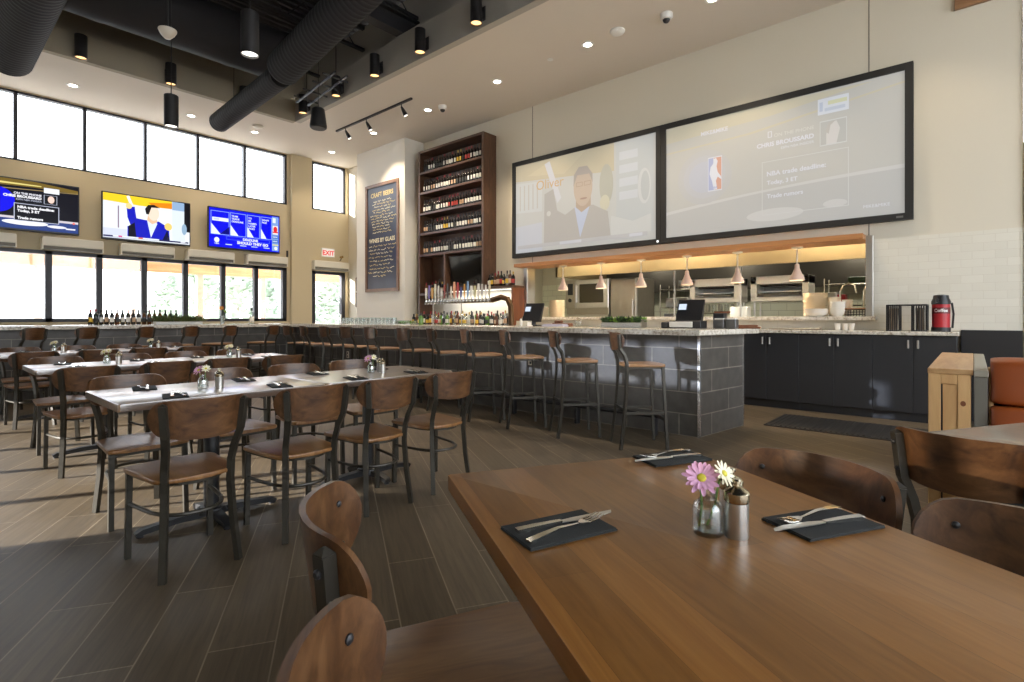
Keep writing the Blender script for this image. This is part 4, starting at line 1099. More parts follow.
# liquor along the back counter
def lrow(n, y0, y1, x, z, place, seed, hs=(.24, .32), dx=.03):
    random.seed(seed)
    gl = [GLASSBROWN, GLASSGREEN, CLEARB, GLASSBLACK, CLEARB, GLASSBROWN, GLASSLIME]
    gn = {'amber_glass': 'amber', 'dark_green_glass': 'dark green', 'clear_bottle_glass': 'clear', 'dark_wine_glass': 'black', 'lime_green_glass': 'green'}
    for i in range(n):
        y = y0+(y1-y0)*(i+.5)/n
        g = random.choice(gl); l = random.choice([LBL_W, LBL_W, LBL_T, LBL_K, LBL_R, LBL_Y]); f = random.choice([FOIL_K, FOIL_R, FOIL_Y, FOIL_K])
        h = random.choice([.25, .28, .31]); r = .038 if h > .26 else .042
        bottle('liquor' if i % 3 else 'wine', h, r, g, l, f, (x+random.uniform(-dx, dx), y, z), '%s glass liquor bottle with %s label %s' % (gn[g.name], LN[l.name], place), 'liquor bottles %s' % place, name='liquor_bottle')
lrow(26, 6.92, 9.85, 7.76, CZ1, 'in the front line on the back counter', 5)
lrow(20, 7.0, 9.6, 7.95, CZ1, 'in the rear line on the back counter', 8)
lrow(9, LY0+.06, RY0-.02, 7.93, 1.845, 'on the side shelf right of the rack', 9, dx=.01)
lrow(6, 8.92, RY1-.1, 7.90, 1.765, 'on the low shelf under the wine rack', 12, dx=.01)
# draught tap rail
tr = thing('beer_tap_rail', 'long polished beer tap rail with curved bronze end pipe', 'beer taps', (0, 0, 0))
TX = 7.56; ty0, ty1 = 7.10, 9.12; tz = 1.545
m = MB(); m.tube([(TX, ty1, tz), (TX, ty0, tz)], .042, 14); m.build('pipe', CHROME, tr)
m = MB(); m.tube([(TX, ty0+.02, tz+.01), (TX, ty0-.22, tz+.06), (TX, ty0-.38, tz+.02), (TX+.0, ty0-.46, tz-.12), (TX, ty0-.48, 1.055)], .055, 14); m.build('curved_pipe', COPPER, tr)
for y in (8.9, 8.0): 
    m = MB(); m.lathe([(.03, 1.047), (.012, 1.07), (.012, tz)], 14, (TX, y, 0)); m.build('support_post', STEELD, tr)
random.seed(21)
hc = [(.75, .72, .66), (.15, .10, .35), (.55, .30, .06), (.70, .66, .55), (.62, .60, .58), (.75, .73, .70), (.30, .05, .04), (.03, .03, .03), (.72, .66, .58), (.75, .38, .22), (.42, .05, .05), (.10, .12, .30), (.62, .30, .06), (.20, .34, .55), (.70, .70, .66), (.55, .52, .30), (.72, .70, .66), (.45, .43, .40), (.74, .72, .70), (.60, .55, .4)]
for i, c in enumerate(hc):
    y = ty1-.05-(ty1-ty0-.1)*i/(len(hc)-1)
    m = MB(); m.tube([(TX-.035, y, tz+.01), (TX-.075, y, tz+.0), (TX-.085, y, tz-.05)], .010, 8); m.lathe([(.010, tz+.0), (.013, tz+.06), (.008, tz+.075)], 8, (TX-.05, y, 0)); f = m.build('faucet', CHROME, tr)
    h = random.uniform(.22, .34); wd = random.uniform(.018, .032)
    m = MB(); m.tube([(TX-.05, y, tz+.07), (TX-.055, y, tz+.10), (TX-.05, y, tz+.07+h*.6), (TX-.05, y, tz+.07+h)], 0, square=(wd*1.6, wd*1.1), ref=(1,0,0), radii=[.45, .8, 1.1, .8])
    m.build('tap_handle', pmat('tap_handle_%d' % i, c, .35), f)

# led strip added under the rack to brighten the tiled back bar
ls = thing('added_shelf_light', 'slim led strip added under the shelves to brighten the back bar', 'light', (7.98, 7.9, 1.795))
m = MB(); m.box(-.02, .02, -1.05, .89, -.012, .003); m.build('channel', STEEL, ls)
m = MB(); m.box(-.012, .012, -1.04, .88, -.016, -.012); m.build('diffuser', emat('added_led_glow', (1., .93, .82), 4.), ls)
l = bpy.data.lights.new('lamp', 'AREA'); l.shape = 'RECTANGLE'; l.size = .04; l.size_y = 1.9; l.energy = LED_P; l.color = (1, .93, .82); o = link('lamp_light', l, ls); o.location = (0, -.09, -.02)
# ================================================================== things hung from the ceiling
def spiral_duct(name, label, pts, r, pitch=.10, cat='duct', end_cap=True, n=28):
    P = [V(p) for p in pts]; out = []; rad = []
    L = sum((b-a).length for a, b in zip(P, P[1:])); N = int(L/pitch)
    for a, b in zip(P, P[1:]):
        k = max(1, int((b-a).length/pitch))
        for i in range(k):
            for f, q in ((0, 1.), (.72, 1.), (.80, 1.016), (.92, 1.016)):
                out.append(a+(b-a)*((i+f)/k)); rad.append(r*q)
    out.append(P[-1]); rad.append(r)
    d = (P[-1]-P[-2]).normalized()
    if end_cap:
        for k, q in ((.25, .97), (.55, .86), (.75, .66), (.86, .35)): out.append(P[-1]+d*r*k*.45); rad.append(r*q)
    m = MB(); m.tube(out, r, n, radii=rad)
    t = thing(name, label, cat, (0, 0, 0), 0, 'round black ducts under the deck')
    m.build('duct_pipe', DUCT, t, ang=60)
    return t
def hanger(t, p, top=DZ, r=.006):
    m = MB(); m.tube([p, (p[0], p[1], top+.02)], r, 6); m.build('hanger_rod', BLACKM, t)
d1 = spiral_duct('spiral_duct', 'big black spiral duct with rounded end at the top left corner', [(.95, -.5, 4.93), (.93, 10.15, 4.85)], .262, pitch=.085)
for y in (2.5, 6, 8.7): hanger(d1, (.94, y, 5.11))
d2 = spiral_duct('spiral_duct', 'black spiral duct slanting down from the top centre onto the cross duct', [(3.66, 1.0, 5.95), (3.86, 8.12, 5.10)], .25, pitch=.085)
for y in (3, 6.3): hanger(d2, (3.76, y, 5.55))
d3 = spiral_duct('spiral_duct', 'slim black spiral duct ending in front of the clerestory windows', [(3.90, 8.30, 5.05), (3.93, 10.90, 4.95)], .175, pitch=.085)
hanger(d3, (3.93, 10.2, 5.12))
d4 = spiral_duct('cross_duct', 'large plain black duct crossing under the deck near the far fascia', [(-3.5, 9.45, 5.92), (4.62, 9.45, 5.92)], .43, pitch=.9)
for x in (0, 3.2): hanger(d4, (x, 9.45, 6.34))
# steel
def ibeam(y, label, z0=5.83, z1=6.15):
    m = MB(); m.box(LX, 5.86, y-.10, y+.10, z0, z0+.025); m.box(LX, 5.86, y-.10, y+.10, z1-.025, z1); m.box(LX, 5.86, y-.012, y+.012, z0+.02, z1-.02)
    struct(m.build('ceiling_steel_beam', DECK, None, smooth=False)); 
ibeam(7.35, '', 6.02, 6.35)
for i, y in enumerate([-2, -.2, 1.6, 3.4, 5.2, 7.35, 9.0, 10.7]):
    m = MB(); m.box(LX, 5.9, y-.04, y+.04, DZ-.06, DZ); m.box(LX, 5.9, y-.04, y+.04, DZ-.48, DZ-.43)
    x = LX+.1; s = 1
    while x < 5.6:
        a, b = (DZ-.06, DZ-.44) if s > 0 else (DZ-.44, DZ-.06)
        m.tube([(x, y, a), (x+.34, y, b)], .012, 5); x += .34; s = -s
    struct(m.build('ceiling_joist', DECK, None))
# conduit ladder near the corner
m = MB()
for dx in (0, .22): m.tube([(4.80+dx, 8.2, 5.40), (4.98+dx, 9.9, 5.40)], .022, 8)
for k in range(4): m.tube([(4.68+.04*k, 8.4+.42*k, 5.40), (5.16+.04*k, 8.4+.42*k, 5.40)], .018, 8)
for k in (0, 3): m.tube([(4.93+.04*k, 8.4+.42*k, 5.40), (4.93+.04*k, 8.4+.42*k, DZ-.49)], .008, 6)
tag(m.build('pipe_rack', BLACKM, None), 'black pipe rack hanging under the deck beside the wall cylinders', 'pipe rack')
# projector
pj = thing('projector', 'grey ceiling projector on a bracket beside the black duct', 'projector', (3.05, 6.1, 5.25), .35)
m = MB(); m.box(-.24, .24, -.20, .20, 0, .15, b=.02, seg=2); m.build('body', pmat('projector_grey', (.20, .20, .21), .45), pj)
m = MB(); m.lathe([(.0, 0), (.055, 0), (.05, .03), (.03, .03)], 16, (.245, .05, .075), axis='x'); m.build('lens', BLACKP, pj)
m = MB(); m.tube([(0, 0, .15), (0, 0, DZ-5.25+.02)], .02, 8); m.box(-.14, .14, -.12, .12, .15, .18); m.tube([(.1, .1, .17), (0, 0, .42)], .008, 6); m.tube([(-.1, -.1, .17), (0, 0, .42)], .008, 6); m.build('mount', BLACKM, pj)
pj = thing('projector', 'second grey projector higher up behind the first, partly behind the duct', 'projector', (3.3, 5.55, 5.72), .35)
m = MB(); m.box(-.34, .34, -.14, .14, 0, .08, b=.015, seg=2); m.build('body', MATS['projector_grey'], pj)
m = MB(); m.tube([(0, 0, .08), (0, 0, DZ-5.72+.02)], .02, 8); m.box(-.14, .14, -.10, .10, .08, .10); m.build('mount', BLACKM, pj)

# cylinder lights
GL_A = AMBER
def cyl(name, label, loc, group, r=.085, h=.37, wall=None, rod=None, glow=GL_A, power=0, cat='light'):
    t = thing(name, label, cat, loc, 0, group)
    m = MB(); m.lathe([(0, h/2), (r-.004, h/2), (r, h/2-.004), (r, -h/2), (r-.008, -h/2), (r-.008, -h/2+.03)], 24, cap=False); m.build('housing', BLACKM, t)
    m = MB(); m.lathe([(0, -h/2+.028), (r-.008, -h/2+.022)], 24, cap=False); m.build('lens', glow, t)
    if wall:
        dx, dy = wall
        m = MB()
        if dx: m.box(.06, dx, -.035, .035, -.06, .03, b=.004); m.box(dx-.02, dx, -.06, .06, -.10, .11, b=.004)
        else: m.box(-.035, .035, .06, dy, -.06, .03, b=.004); m.box(-.06, .06, dy-.02, dy, -.10, .11, b=.004)
        m.build('wall_bracket', BLACKM, t)
    if rod:
        m = MB(); m.tube([(0, 0, h/2-.01), (0, 0, rod-loc[2]+.02)], .007, 6); m.lathe([(.02, h/2), (.012, h/2+.03)], 10); m.build('rod', BLACKM, t)
    if power: spot(t, (0, 0, -h/2-.01), power, 75, .7, (1., .80, .58))
    return t
for i, y in enumerate((10.4, 9.12, 7.86, 6.62, 5.36)):
    cyl('cylinder_sconce', ['first from the inner corner, beside the hanging speaker', 'second from the inner corner of the ceiling well', 'third from the inner corner, above the track light', 'fourth from the corner, right of the steel beam', 'fifth from the corner, at the top edge'][i].join(['black cylinder light on the grey fascia, ', '']),
        (5.355, y, 5.60), 'cylinder lights on the grey fascia', wall=(.145, 0), power=CYL_P)
for i, x in enumerate((1.84, 3.11, 4.38)):
    cyl('cylinder_sconce', ['black cylinder light on the tan fascia, left, beside the big duct end', 'black cylinder light on the tan fascia, behind the twin pendant cord', 'black cylinder light on the tan fascia hidden behind the slim duct'][i],
        (x, 10.855, 5.58), 'cylinder lights on the tan fascia', wall=(0, .145), power=CYL_P)
cyl('pendant_cylinder', 'large black cylinder pendant hanging nearest the camera', (2.26, 5.47, 4.05), 'hanging cylinder pendants', h=.42, rod=DZ, glow=emat('lamp_glow_clear', (1, .95, .85), 2.), power=PEND_P)
cyl('pendant_cylinder', 'black cylinder pendant hanging lower in front of the clerestory', (2.33, 8.12, 3.98), 'hanging cylinder pendants', h=.42, rod=DZ, glow=MATS['lamp_glow_clear'], power=PEND_P)
s = thing('pendant_sensor', 'small white dome hanging on a thin rod', 'sensor', (1.78, 6.32, 4.18))
m = MB(); m.lathe([(0, -.075), (.03, -.068), (.065, -.03), (.085, .01), (.085, .022), (.03, .045), (0, .05)], 20, cap=False); m.build('dome', pmat('cream_dome', (.62, .55, .46), .4), s)
m = MB(); m.tube([(0, 0, .04), (0, 0, DZ-4.18+.02)], .009, 6); m.build('rod', BLACKM, s)
s = thing('pendant_speaker', 'black bell shaped speaker hanging on a thin cord', 'speaker', (4.60, 8.40, 4.60))
m = MB(); m.lathe([(0, .17), (.085, .17), (.105, .15), (.14, -.13), (.138, -.16), (.12, -.175), (0, -.175)], 24, cap=False); m.build('cabinet', BLACKP, s)
m = MB(); m.lathe([(0, -.177), (.118, -.177)], 24, cap=False); m.build('grille', pmat('speaker_grille', (.05, .05, .052), .6), s)
m = MB(); m.tube([(0, 0, .165), (0, 0, DZ-4.6+.02)], .006, 6); m.build('cord', BLACKM, s)
# track light
tk = thing('track_light', 'black ceiling track with three small spot heads', 'track light', (6.35, 0, SZ))
m = MB(); m.box(-.02, .02, 8.10, 10.80, -.035, .0); m.build('track', BLACKM, tk)
for y in (10.42, 9.62, 8.42):
    m = MB(); m.lathe([(.010, -.03), (.010, -.10)], 8, (0, y, 0)); m.tube([(0, y, -.09), (.03, y-.015, -.15), (.075, y-.04, -.25)], .04, 12, radii=[.02, .035, .048]); h = m.build('spot_head', BLACKM, tk)
    m = MB(); m.lathe([(0, 0), (.038, 0)], 12, cap=False); g = m.build('lens', MATS['lamp_glow_clear'], h); g.location = (.0765, y-.041, -.2535); g.rotation_euler = (V((.045, -.025, -.10))).to_track_quat('Z', 'Y').to_euler()
# dome cameras, detectors
for (x, y, lb) in ((7.0, 7.95, 'small white dome camera on the soffit beside the track light'), (6.93, 3.21, 'small white dome camera on the soffit near the top edge')):
    c = thing('ceiling_camera', lb, 'camera', (x, y, SZ), 0, 'dome cameras on the soffit')
    m = MB(); m.lathe([(.085, .0), (.085, -.05), (.07, -.075), (.055, -.08)], 20); m.build('housing', WHITEP, c)
    m = MB(); m.ball((0, 0, -.075), .052, 16, 10); m.build('dome', BLACKP, c)
for (x, y, nm, lb) in ((6.86, 3.94, 'smoke_detector', 'white smoke detector beside a bright downlight'), (5.06, 11.83, 'smoke_detector', 'round beige detector on the window soffit')):
    c = thing(nm, lb, 'smoke detector', (x, y, SZ), 0, 'detectors on the soffit')
    m = MB(); m.lathe([(.11, .0), (.11, -.015), (.095, -.035), (.05, -.05), (0, -.05)], 24, cap=False); m.build('housing', WHITEP if x > 6 else CREAM, c)
    m = MB(); m.lathe([(.098, -.030), (.100, -.022), (.095, -.02)], 24, cap=False); m.build('vent_ring', pmat('detector_grey', (.4, .38, .35), .6), c)
m = MB(); m.lathe([(.05, .0), (.05, -.006), (.0, -.010)], 18, cap=False); tag(m.build('ceiling_sprinkler', WHITEP, None), 'flat round sprinkler cap between two soffit downlights', 'sprinkler').location = (6.9, 5.2, SZ)
# ================================================================== kitchen seen through the opening
m = MB(); m.box(8.02, 8.62, OY0-.10, OY1+.02, OZ0-.03, OZ0+.02, b=.005); tag(m.build('pass_shelf', GRANITE, None), 'granite ledge along the bottom of the kitchen opening', 'ledge')
hd = thing('wooden_header', 'orange stained wood beam along the top of the kitchen opening', 'beam', (0, 0, 0))
m = MB(); m.box(7.93, 8.50, OY0+.021, OY1-.021, 2.205, 2.272); m.box(7.93, 8.188, OY1-.021, OY1+.14, 2.205, 2.272); m.build('plank', FASCIAW, hd)
GLOWH = emat('heat_lamp_glow', (1., .80, .50), 6.)
SHADE = pmat('blush_lamp_shade', (.74, .58, .48), .3)
for i, px in enumerate((563, 601, 641, 687, 737.5, 797)):
    y = wy(px, 8.30)
    h = thing('heat_lamp', ['leftmost pendant heat lamp of the kitchen opening', 'second pendant heat lamp, in front of the steel oven', 'third pendant heat lamp, beside the wire shelves', 'fourth pendant heat lamp, above the right register', 'fifth pendant heat lamp, between the two broilers', 'rightmost pendant heat lamp, over the plate stacks'][i], 'heat lamp', (8.30, y, 2.205), 0, 'pendant heat lamps in the kitchen opening')
    m = MB(); m.lathe([(0, .0), (.075, 0), (.075, -.015), (.02, -.03), (.0, -.03)], 18, cap=False); m.build('canopy', CREAM, h)
    m = MB(); m.lathe([(.010, -.02), (.010, -.25)], 8); m.build('stem', CREAM, h)
    m = MB(); m.lathe([(.016, -.235), (.030, -.25), (.034, -.30), (.060, -.37), (.092, -.425), (.097, -.47), (.092, -.47), (.055, -.37), (.028, -.30)], 24, cap=False); sh = m.build('shade', SHADE, h)
    m = MB(); m.lathe([(0, -.458), (.088, -.458)], 20, cap=False); m.build('bulb', GLOWH, sh)
    spot(h, (0, 0, -.475), HEAT_P, 120, .5, (1., .72, .45))
# hood
m = MB(); m.box(11.56, 11.585, 7.05, 7.55, 1.62, 2.0); tag(m.build('kitchen_wallpanel', BLACKP, None), 'dark square vent on the kitchen wall left of the oven', 'wallpanel')  # plain dark square on the kitchen back wall, a flat panel only
hood = thing('exhaust_hood', 'long stainless exhaust hood over the kitchen line', 'hood', (0, 0, 0))
m = MB(); m.box(9.35, 9.40, .6, 6.9, 2.09, 2.75); m.box(9.35, 11.5, .6, .65, 2.09, 2.75); m.box(9.35, 11.5, 6.85, 6.9, 2.09, 2.75); m.box(9.35, 11.5, .6, 6.9, 2.70, 2.75); m.build('canopy', pmat('bronzed_hood_steel', (.26, .195, .10), .36, .85, var=.08, vscale=3), hood)
m = MB()
for i in range(12): m.box(9.9, 10.7, .75+i*.5, 1.2+i*.5, 2.55, 2.60)
m.box(11.40, 11.5, .65, 6.85, 1.80, 2.70); m.build('filter', pmat('dark_filter_and_hood_shade', (.06, .055, .045), .5, .6), hood)  # back panel coloured dark to stand for shade inside the hood
def klamp(x, y, power, lb):
    t = thing('kitchen_ceiling_light', lb, 'ceiling light', (x, y, 3.09), 0, 'kitchen ceiling lights')
    m = MB(); m.box(-.3, .3, -.6, .6, -.04, .008, b=.005); m.build('housing', WHITEP, t)
    m = MB(); m.box(-.27, .27, -.57, .57, -.045, -.04); m.build('diffuser', emat('kitchen_tube_glow', (1., .95, .82), 5.), t)
    l = bpy.data.lights.new('lamp', 'AREA'); l.shape = 'RECTANGLE'; l.size = .5; l.size_y = 1.1; l.energy = power; l.color = (1., .94, .80); o = link('lamp_light', l, t); o.location = (0, 0, -.05)
klamp(8.82, 1.7, KIT_P, 'kitchen ceiling light near the plate stacks'); klamp(8.82, 4.1, KIT_P, 'kitchen ceiling light in the middle of the line'); klamp(8.82, 6.3, KIT_P, 'kitchen ceiling light near the oven')
for y in (1.6, 3.7, 5.6):
    t = thing('hood_lamp', 'round lamp inside the exhaust hood at y%d' % int(y), 'light', (10.9, y, 2.698), 0, 'lamps inside the exhaust hood')
    t['label'] = {1.6: 'round hood lamp above the sink corner', 3.7: 'round hood lamp above the broilers', 5.6: 'round hood lamp above the wire shelves'}[y]
    m = MB(); m.lathe([(.09, .0), (.09, -.03), (.06, -.07), (0, -.08)], 16, cap=False); m.build('globe', emat('hood_lamp_glow', (1, .9, .7), 5.), t)
    l = bpy.data.lights.new('lamp', 'POINT'); l.energy = KIT_P*.35; l.shadow_soft_size = .08; l.color = (1, .92, .76); o = link('lamp_light', l, t); o.location = (0, 0, -.16)
# pale tile on the kitchen back wall
m = MB(); m.box(11.585, 11.605, -.6, 9.0, .9, 2.1); struct(m.build('trim_8', brick('kitchen_tile', (.62, .64, .50), (.66, .67, .54), (.4, .4, .32), .3, .15, .004, .2, z0=.9)))
# line counter
lc = thing('line_counter', 'stainless kitchen counter behind the opening', 'counter', (0, 0, 0))
m = MB(); m.box(9.55, 10.4, .3, 5.2, .86, .90, b=.004); m.build('worktop', STEEL, lc)
m = MB(); m.box(9.6, 10.35, .35, 5.15, .12, .859); m.build('cabinet_body', STEELD, lc)
for (x, y) in ((9.65, .4), (9.65, 5.1), (10.3, .4), (10.3, 5.1)):
    m = MB(); m.lathe([(.02, 0), (.02, .13)], 10, (x, y, 0)); m.build('leg', STEEL, lc)
# combi oven on stand
ov = thing('combi_oven', 'steel combi oven with dark glass door in the left of the kitchen', 'oven', (10.0, 5.95, 0))
m = MB(); m.box(0, .8, 0, 1.12, 1.28, 2.06, b=.008); m.build('body', STEELD, ov)
m = MB(); m.box(-.03, .0, .0, .84, 1.42, 2.06, b=.01); dr = m.build('door', STEEL, ov)
m = MB(); m.box(-.034, -.029, .12, .74, 1.54, 1.96); m.build('window', pmat('oven_glass', (.045, .035, .015), .12), dr)
m = MB(); m.box(-.07, -.045, .80, .825, 1.55, 1.95, b=.006); m.box(-.05, -.02, .80, .825, 1.57, 1.60); m.box(-.05, -.02, .80, .825, 1.90, 1.93); m.build('handle', STEEL, dr)
m = MB(); m.box(-.03, 0, .86, 1.12, 1.42, 2.06, b=.005); cpn = m.build('control_panel', STEELD, ov)
m = MB(); m.box(-.034, -.029, .92, 1.06, 1.72, 1.98); m.build('display', BLACKP, cpn)
m = MB(); m.lathe([(.045, -.03), (.045, -.055), (.0, -.055)], 16, (0, .99, 1.60), axis='x', cap=False); m.build('knob', BLACKP, cpn)
m = MB()
for (x, y) in ((.05, .05), (.75, .05), (.05, 1.07), (.75, 1.07)): m.box(x-.02, x+.02, y-.02, y+.02, 0, 1.28)
m.box(.03, .77, .03, 1.09, .35, .38); m.box(.03, .77, .03, 1.09, 1.24, 1.281); m.build('stand', STEEL, ov)
fr = thing('refrigerator', 'plain steel refrigerator beside the combi oven', 'refrigerator', (10.0, 5.28, 0))
m = MB(); m.box(0, .8, 0, .62, .1, 2.05, b=.008); m.build('body', STEELD, fr)
m = MB(); m.box(-.04, 0, .01, .61, .75, 2.03, b=.008); dr = m.build('door', STEELD, fr); m = MB(); m.box(-.085, -.065, .05, .075, 1.2, 1.6, b=.005); m.box(-.07, -.035, .05, .075, 1.22, 1.25); m.box(-.07, -.035, .05, .075, 1.55, 1.58); m.build('handle', STEEL, dr)
m = MB(); m.box(-.04, 0, .01, .61, .15, .73, b=.008); m.build('door', STEELD, fr)
m = MB(); m.box(.03, .77, .03, .59, 0, .1); m.build('base', BLACKM, fr)
# wire shelves
def rack(x, y0, y1, zs, label, depth=.45):
    r = thing('wire_shelf', label, 'shelf', (x, y0, 0), 0, 'wire shelves in the kitchen')
    L = y1-y0
    for (a, b_) in ((0, 0), (depth, 0), (0, L), (depth, L)):
        m = MB(); m.tube([(a, b_, 0), (a, b_, zs[-1]+.1)], .014, 8); m.build('post', CHROME, r)
    for z in zs:
        m = MB(); m.tube([(0, 0, z), (0, L, z)], .008, 6); m.tube([(depth, 0, z), (depth, L, z)], .008, 6); m.tube([(0, 0, z), (depth, 0, z)], .008, 6); m.tube([(0, L, z), (depth, L, z)], .008, 6)
        k = int(L/.05)
        for i in range(1, k): m.tube([(0, L*i/k, z+.006), (depth, L*i/k, z+.006)], .003, 4)
        m.build('shelf_deck', CHROME, r)
    return r
rack(10.75, 4.45, 5.12, (.4, 1.02, 1.42, 1.82), 'wire shelf right of the refrigerator holding white boxes')
rack(10.75, 3.55, 4.35, (.4, 1.02, 1.30, 1.55, 1.80), 'wire shelf behind the right register holding jars')
rack(10.75, 1.05, 2.0, (.4, 1.02, 1.42, 1.80), 'wire shelf behind the plate stacks', .4)
random.seed(31)
def kbox(nm, lab, cat, loc, sz, mat, group=None):
    m = MB(); m.box(0, sz[0], 0, sz[1], 0, sz[2], b=min(sz)*.06); m.box(.004, sz[0]-.004, -.003, 0, sz[2]*.3, sz[2]*.7)
    o = tag(m.build(nm, mat, None), lab, cat, group); o.location = loc; return o
kbox('storage_tub', 'white tub on the top tier of the left wire shelf', 'container', (10.82, 4.52, 1.836), (.30, .22, .16), WHITEP)
kbox('storage_tub', 'white tub on the middle tier of the left wire shelf', 'container', (10.82, 4.55, 1.436), (.30, .48, .20), WHITEP)
mc = thing('juicer', 'grey countertop machine with red label on the left wire shelf', 'appliance', (10.80, 4.50, 1.036))
m = MB(); m.box(0, .32, .16, .56, 0, .26, b=.01); m.build('body', pmat('appliance_grey', (.20, .21, .22), .4), mc)
m = MB(); m.box(.02, .30, .0, .15, 0, .26, b=.01); m.build('side_unit', WHITEP, mc); m = MB(); m.box(.012, .02, .02, .13, .18, .24); m.build('label', RED, mc)
for k, z in enumerate((1.316, 1.566)):
    for i in range(6):
        m = MB(); m.lathe([(0, 0), (.045, 0), (.05, .01), (.05, .13), (.04, .15), (.042, .165), (0, .165)], 14, cap=False); j = m.build('storage_jar', THINGLASS if i % 2 else pmat('steel_jar', (.35, .35, .3), .3, .7), None)
        tag(j, 'jar on the %s tier of the wire shelf behind the register' % ['lower', 'upper'][k], 'jar', 'jars on the %s kitchen shelf tier' % ['lower', 'upper'][k]); j.location = (10.86, 3.62+.125*i, z)
# salamander broilers
def broiler(y0, label):
    b = thing('salamander_broiler', label, 'broiler', (9.85, y0, 1.49), 0, 'salamander broilers over the line')
    W = .92
    m = MB(); m.box(0, .45, 0, .10, .05, .44, b=.006); m.box(0, .45, W-.10, W, .05, .44, b=.006); m.box(0, .45, .0, W, .30, .44, b=.006); m.box(0, .45, 0, W, .0, .08, b=.006); m.box(.42, .45, .05, W-.05, .05, .35); m.build('body', pmat('fill_lightened_steel', (.74, .72, .66), .35), b)  # steel whitened in its colour to stand in for fill light
    m = MB(); m.box(-.015, .41, .12, W-.12, .155, .175); m.build('rack', CHROME, b)
    m = MB(); m.box(.1, .40, .13, W-.13, .27, .295); m.build('burner', pmat('dark_burner', (.03, .02, .015), .6), b)
    for yy in (.05, W-.05):
        m = MB(); m.lathe([(.035, .0), (.03, -.03), (0, -.03)], 14, (0, yy, .385), axis='x', cap=False); m.build('knob', BLACKP, b)
    m = MB(); m.tube([(.03, .14, .12), (-.06, .14, .12), (-.06, W-.14, .12), (.03, W-.14, .12)], .009, 6); m.build('handle', STEEL, b)
    for (x, y) in ((.06, .05), (.40, .05), (.06, W-.05), (.40, W-.05)): m = MB(); m.lathe([(.016, -.588), (.016, .02)], 8, (x, y, 0)); m.build('leg', STEEL, b)
    return b
broiler(3.17, 'left salamander broiler above the kitchen counter, behind the register'); broiler(2.06, 'right salamander broiler above the kitchen counter, left of the plates')
m = MB(); m.box(9.60, 9.63, 3.06, 3.09, .90, 2.10); m.box(9.60, 9.63, 3.04, 3.11, .90, .905); tag(m.build('shelf_post', STEEL, None), 'thin steel post between the two broilers', 'post')
m = MB(); m.box(9.60, 9.63, 4.27, 4.30, .90, 2.10); m.box(9.60, 9.63, 4.25, 4.32, .90, .905); tag(m.build('shelf_post', STEEL, None), 'thin steel post left of the broilers', 'post')
kbox('menu_card_box', 'white carton on the kitchen counter below the right broiler', 'carton', (9.66, 2.98, .90), (.22, .30, .50), WHITEP)
# pot filler faucets
for y, lb in ((1.62, 'left arched faucet behind the bowls'), (1.30, 'right arched faucet behind the bowls')):
    f = thing('kitchen_faucet', lb, 'faucet', (9.9, y, .90), 0, 'arched faucets')
    m = MB(); m.lathe([(.03, 0), (.02, .03)], 12); m.build('base_ring', CHROME, f)
    m = MB(); m.tube([(0, 0, .02), (0, 0, .72), (0, -.04, .82), (0, -.12, .86), (0, -.20, .82), (0, -.22, .70)], .016, 10); m.build('spout', CHROME, f)
for i, (y, h, c) in enumerate(((1.10, .20, LEAFD), (1.35, .16, WHITEP), (1.75, .18, RED), (1.9, .22, WHITEP))):
    kbox('storage_tub', ['green tub on the right kitchen shelf', 'white tub on the right kitchen shelf', 'red tub on the right kitchen shelf', 'tall white tub on the right kitchen shelf'][i], 'container', (10.80, y-.06, 1.436), (.2, .12, h), c)
kbox('storage_tub', 'long green tray on top of the right kitchen shelf', 'container', (10.80, 1.15, 1.816), (.25, .5, .10), LEAFD)
# things on the ledge: plates and bowls
LZ = OZ0+.02
def plate_mesh(r, n=28): 
    m = MB(); m.lathe([(0, 0), (r*.6, 0), (r*.97, .012), (r, .016), (r*.97, .018), (r*.6, .005), (0, .005)], n, cap=False); return m
def bowl_mesh(r, h, n=28):
    m = MB(); m.lathe([(0, 0), (r*.55, 0), (r*.85, h*.45), (r, h), (r*.96, h), (r*.80, h*.45), (r*.5, .008), (0, .008)], n, cap=False); return m
def stack(meshf, name, n, dz, loc, label, group, cat, mat):
    me = meshf.mesh(name, mat)
    for i in range(n):
        o = link(name, me, None, (loc[0]+random.uniform(-.002, .002), loc[1]+random.uniform(-.002, .002), loc[2]+dz*i)); tag(o, label, cat, group)
random.seed(5)
Y = lambda px: wy(px, 8.42)
stack(plate_mesh(.155), 'dinner_plate', 20, .0162, (8.40, Y(557.5), LZ), 'cream plate in the tall lit stack at the left of the ledge', 'plates in the left ledge stack', 'plate', TANC)
stack(plate_mesh(.155), 'dinner_plate', 20, .0165, (8.45, Y(815), LZ), 'cream plate in the tall stack under the rightmost heat lamp', 'plates in the right ledge stack', 'plate', TANC)
stack(bowl_mesh(.145, .065), 'serving_bowl', 3, .02, (8.12, wy(816.5, 8.12), LZ), 'wide cream bowl in the low stack in front of the plates', 'wide bowls on the ledge', 'bowl', WHITEC)
stack(bowl_mesh(.092, .09), 'soup_bowl', 4, .036, (8.14, wy(837.5, 8.14), LZ), 'small white bowl in the front stack right of the plates', 'bowls in the front ledge stack', 'bowl', WHITEC)
stack(bowl_mesh(.085, .09), 'soup_bowl', 6, .036, (8.46, Y(833.5), LZ), 'small cream bowl in the stack right behind the plates', 'bowls in the middle ledge stack', 'bowl', TANC)
stack(bowl_mesh(.065, .09), 'soup_bowl', 5, .036, (8.53, Y(846), LZ), 'small white bowl in the rear stack by the opening edge', 'bowls in the rear ledge stack', 'bowl', WHITEC)
b = thing('wire_basket', 'black basket with wooden lid at the right end of the ledge', 'basket', (8.34, wy(858, 8.34), LZ), 0)
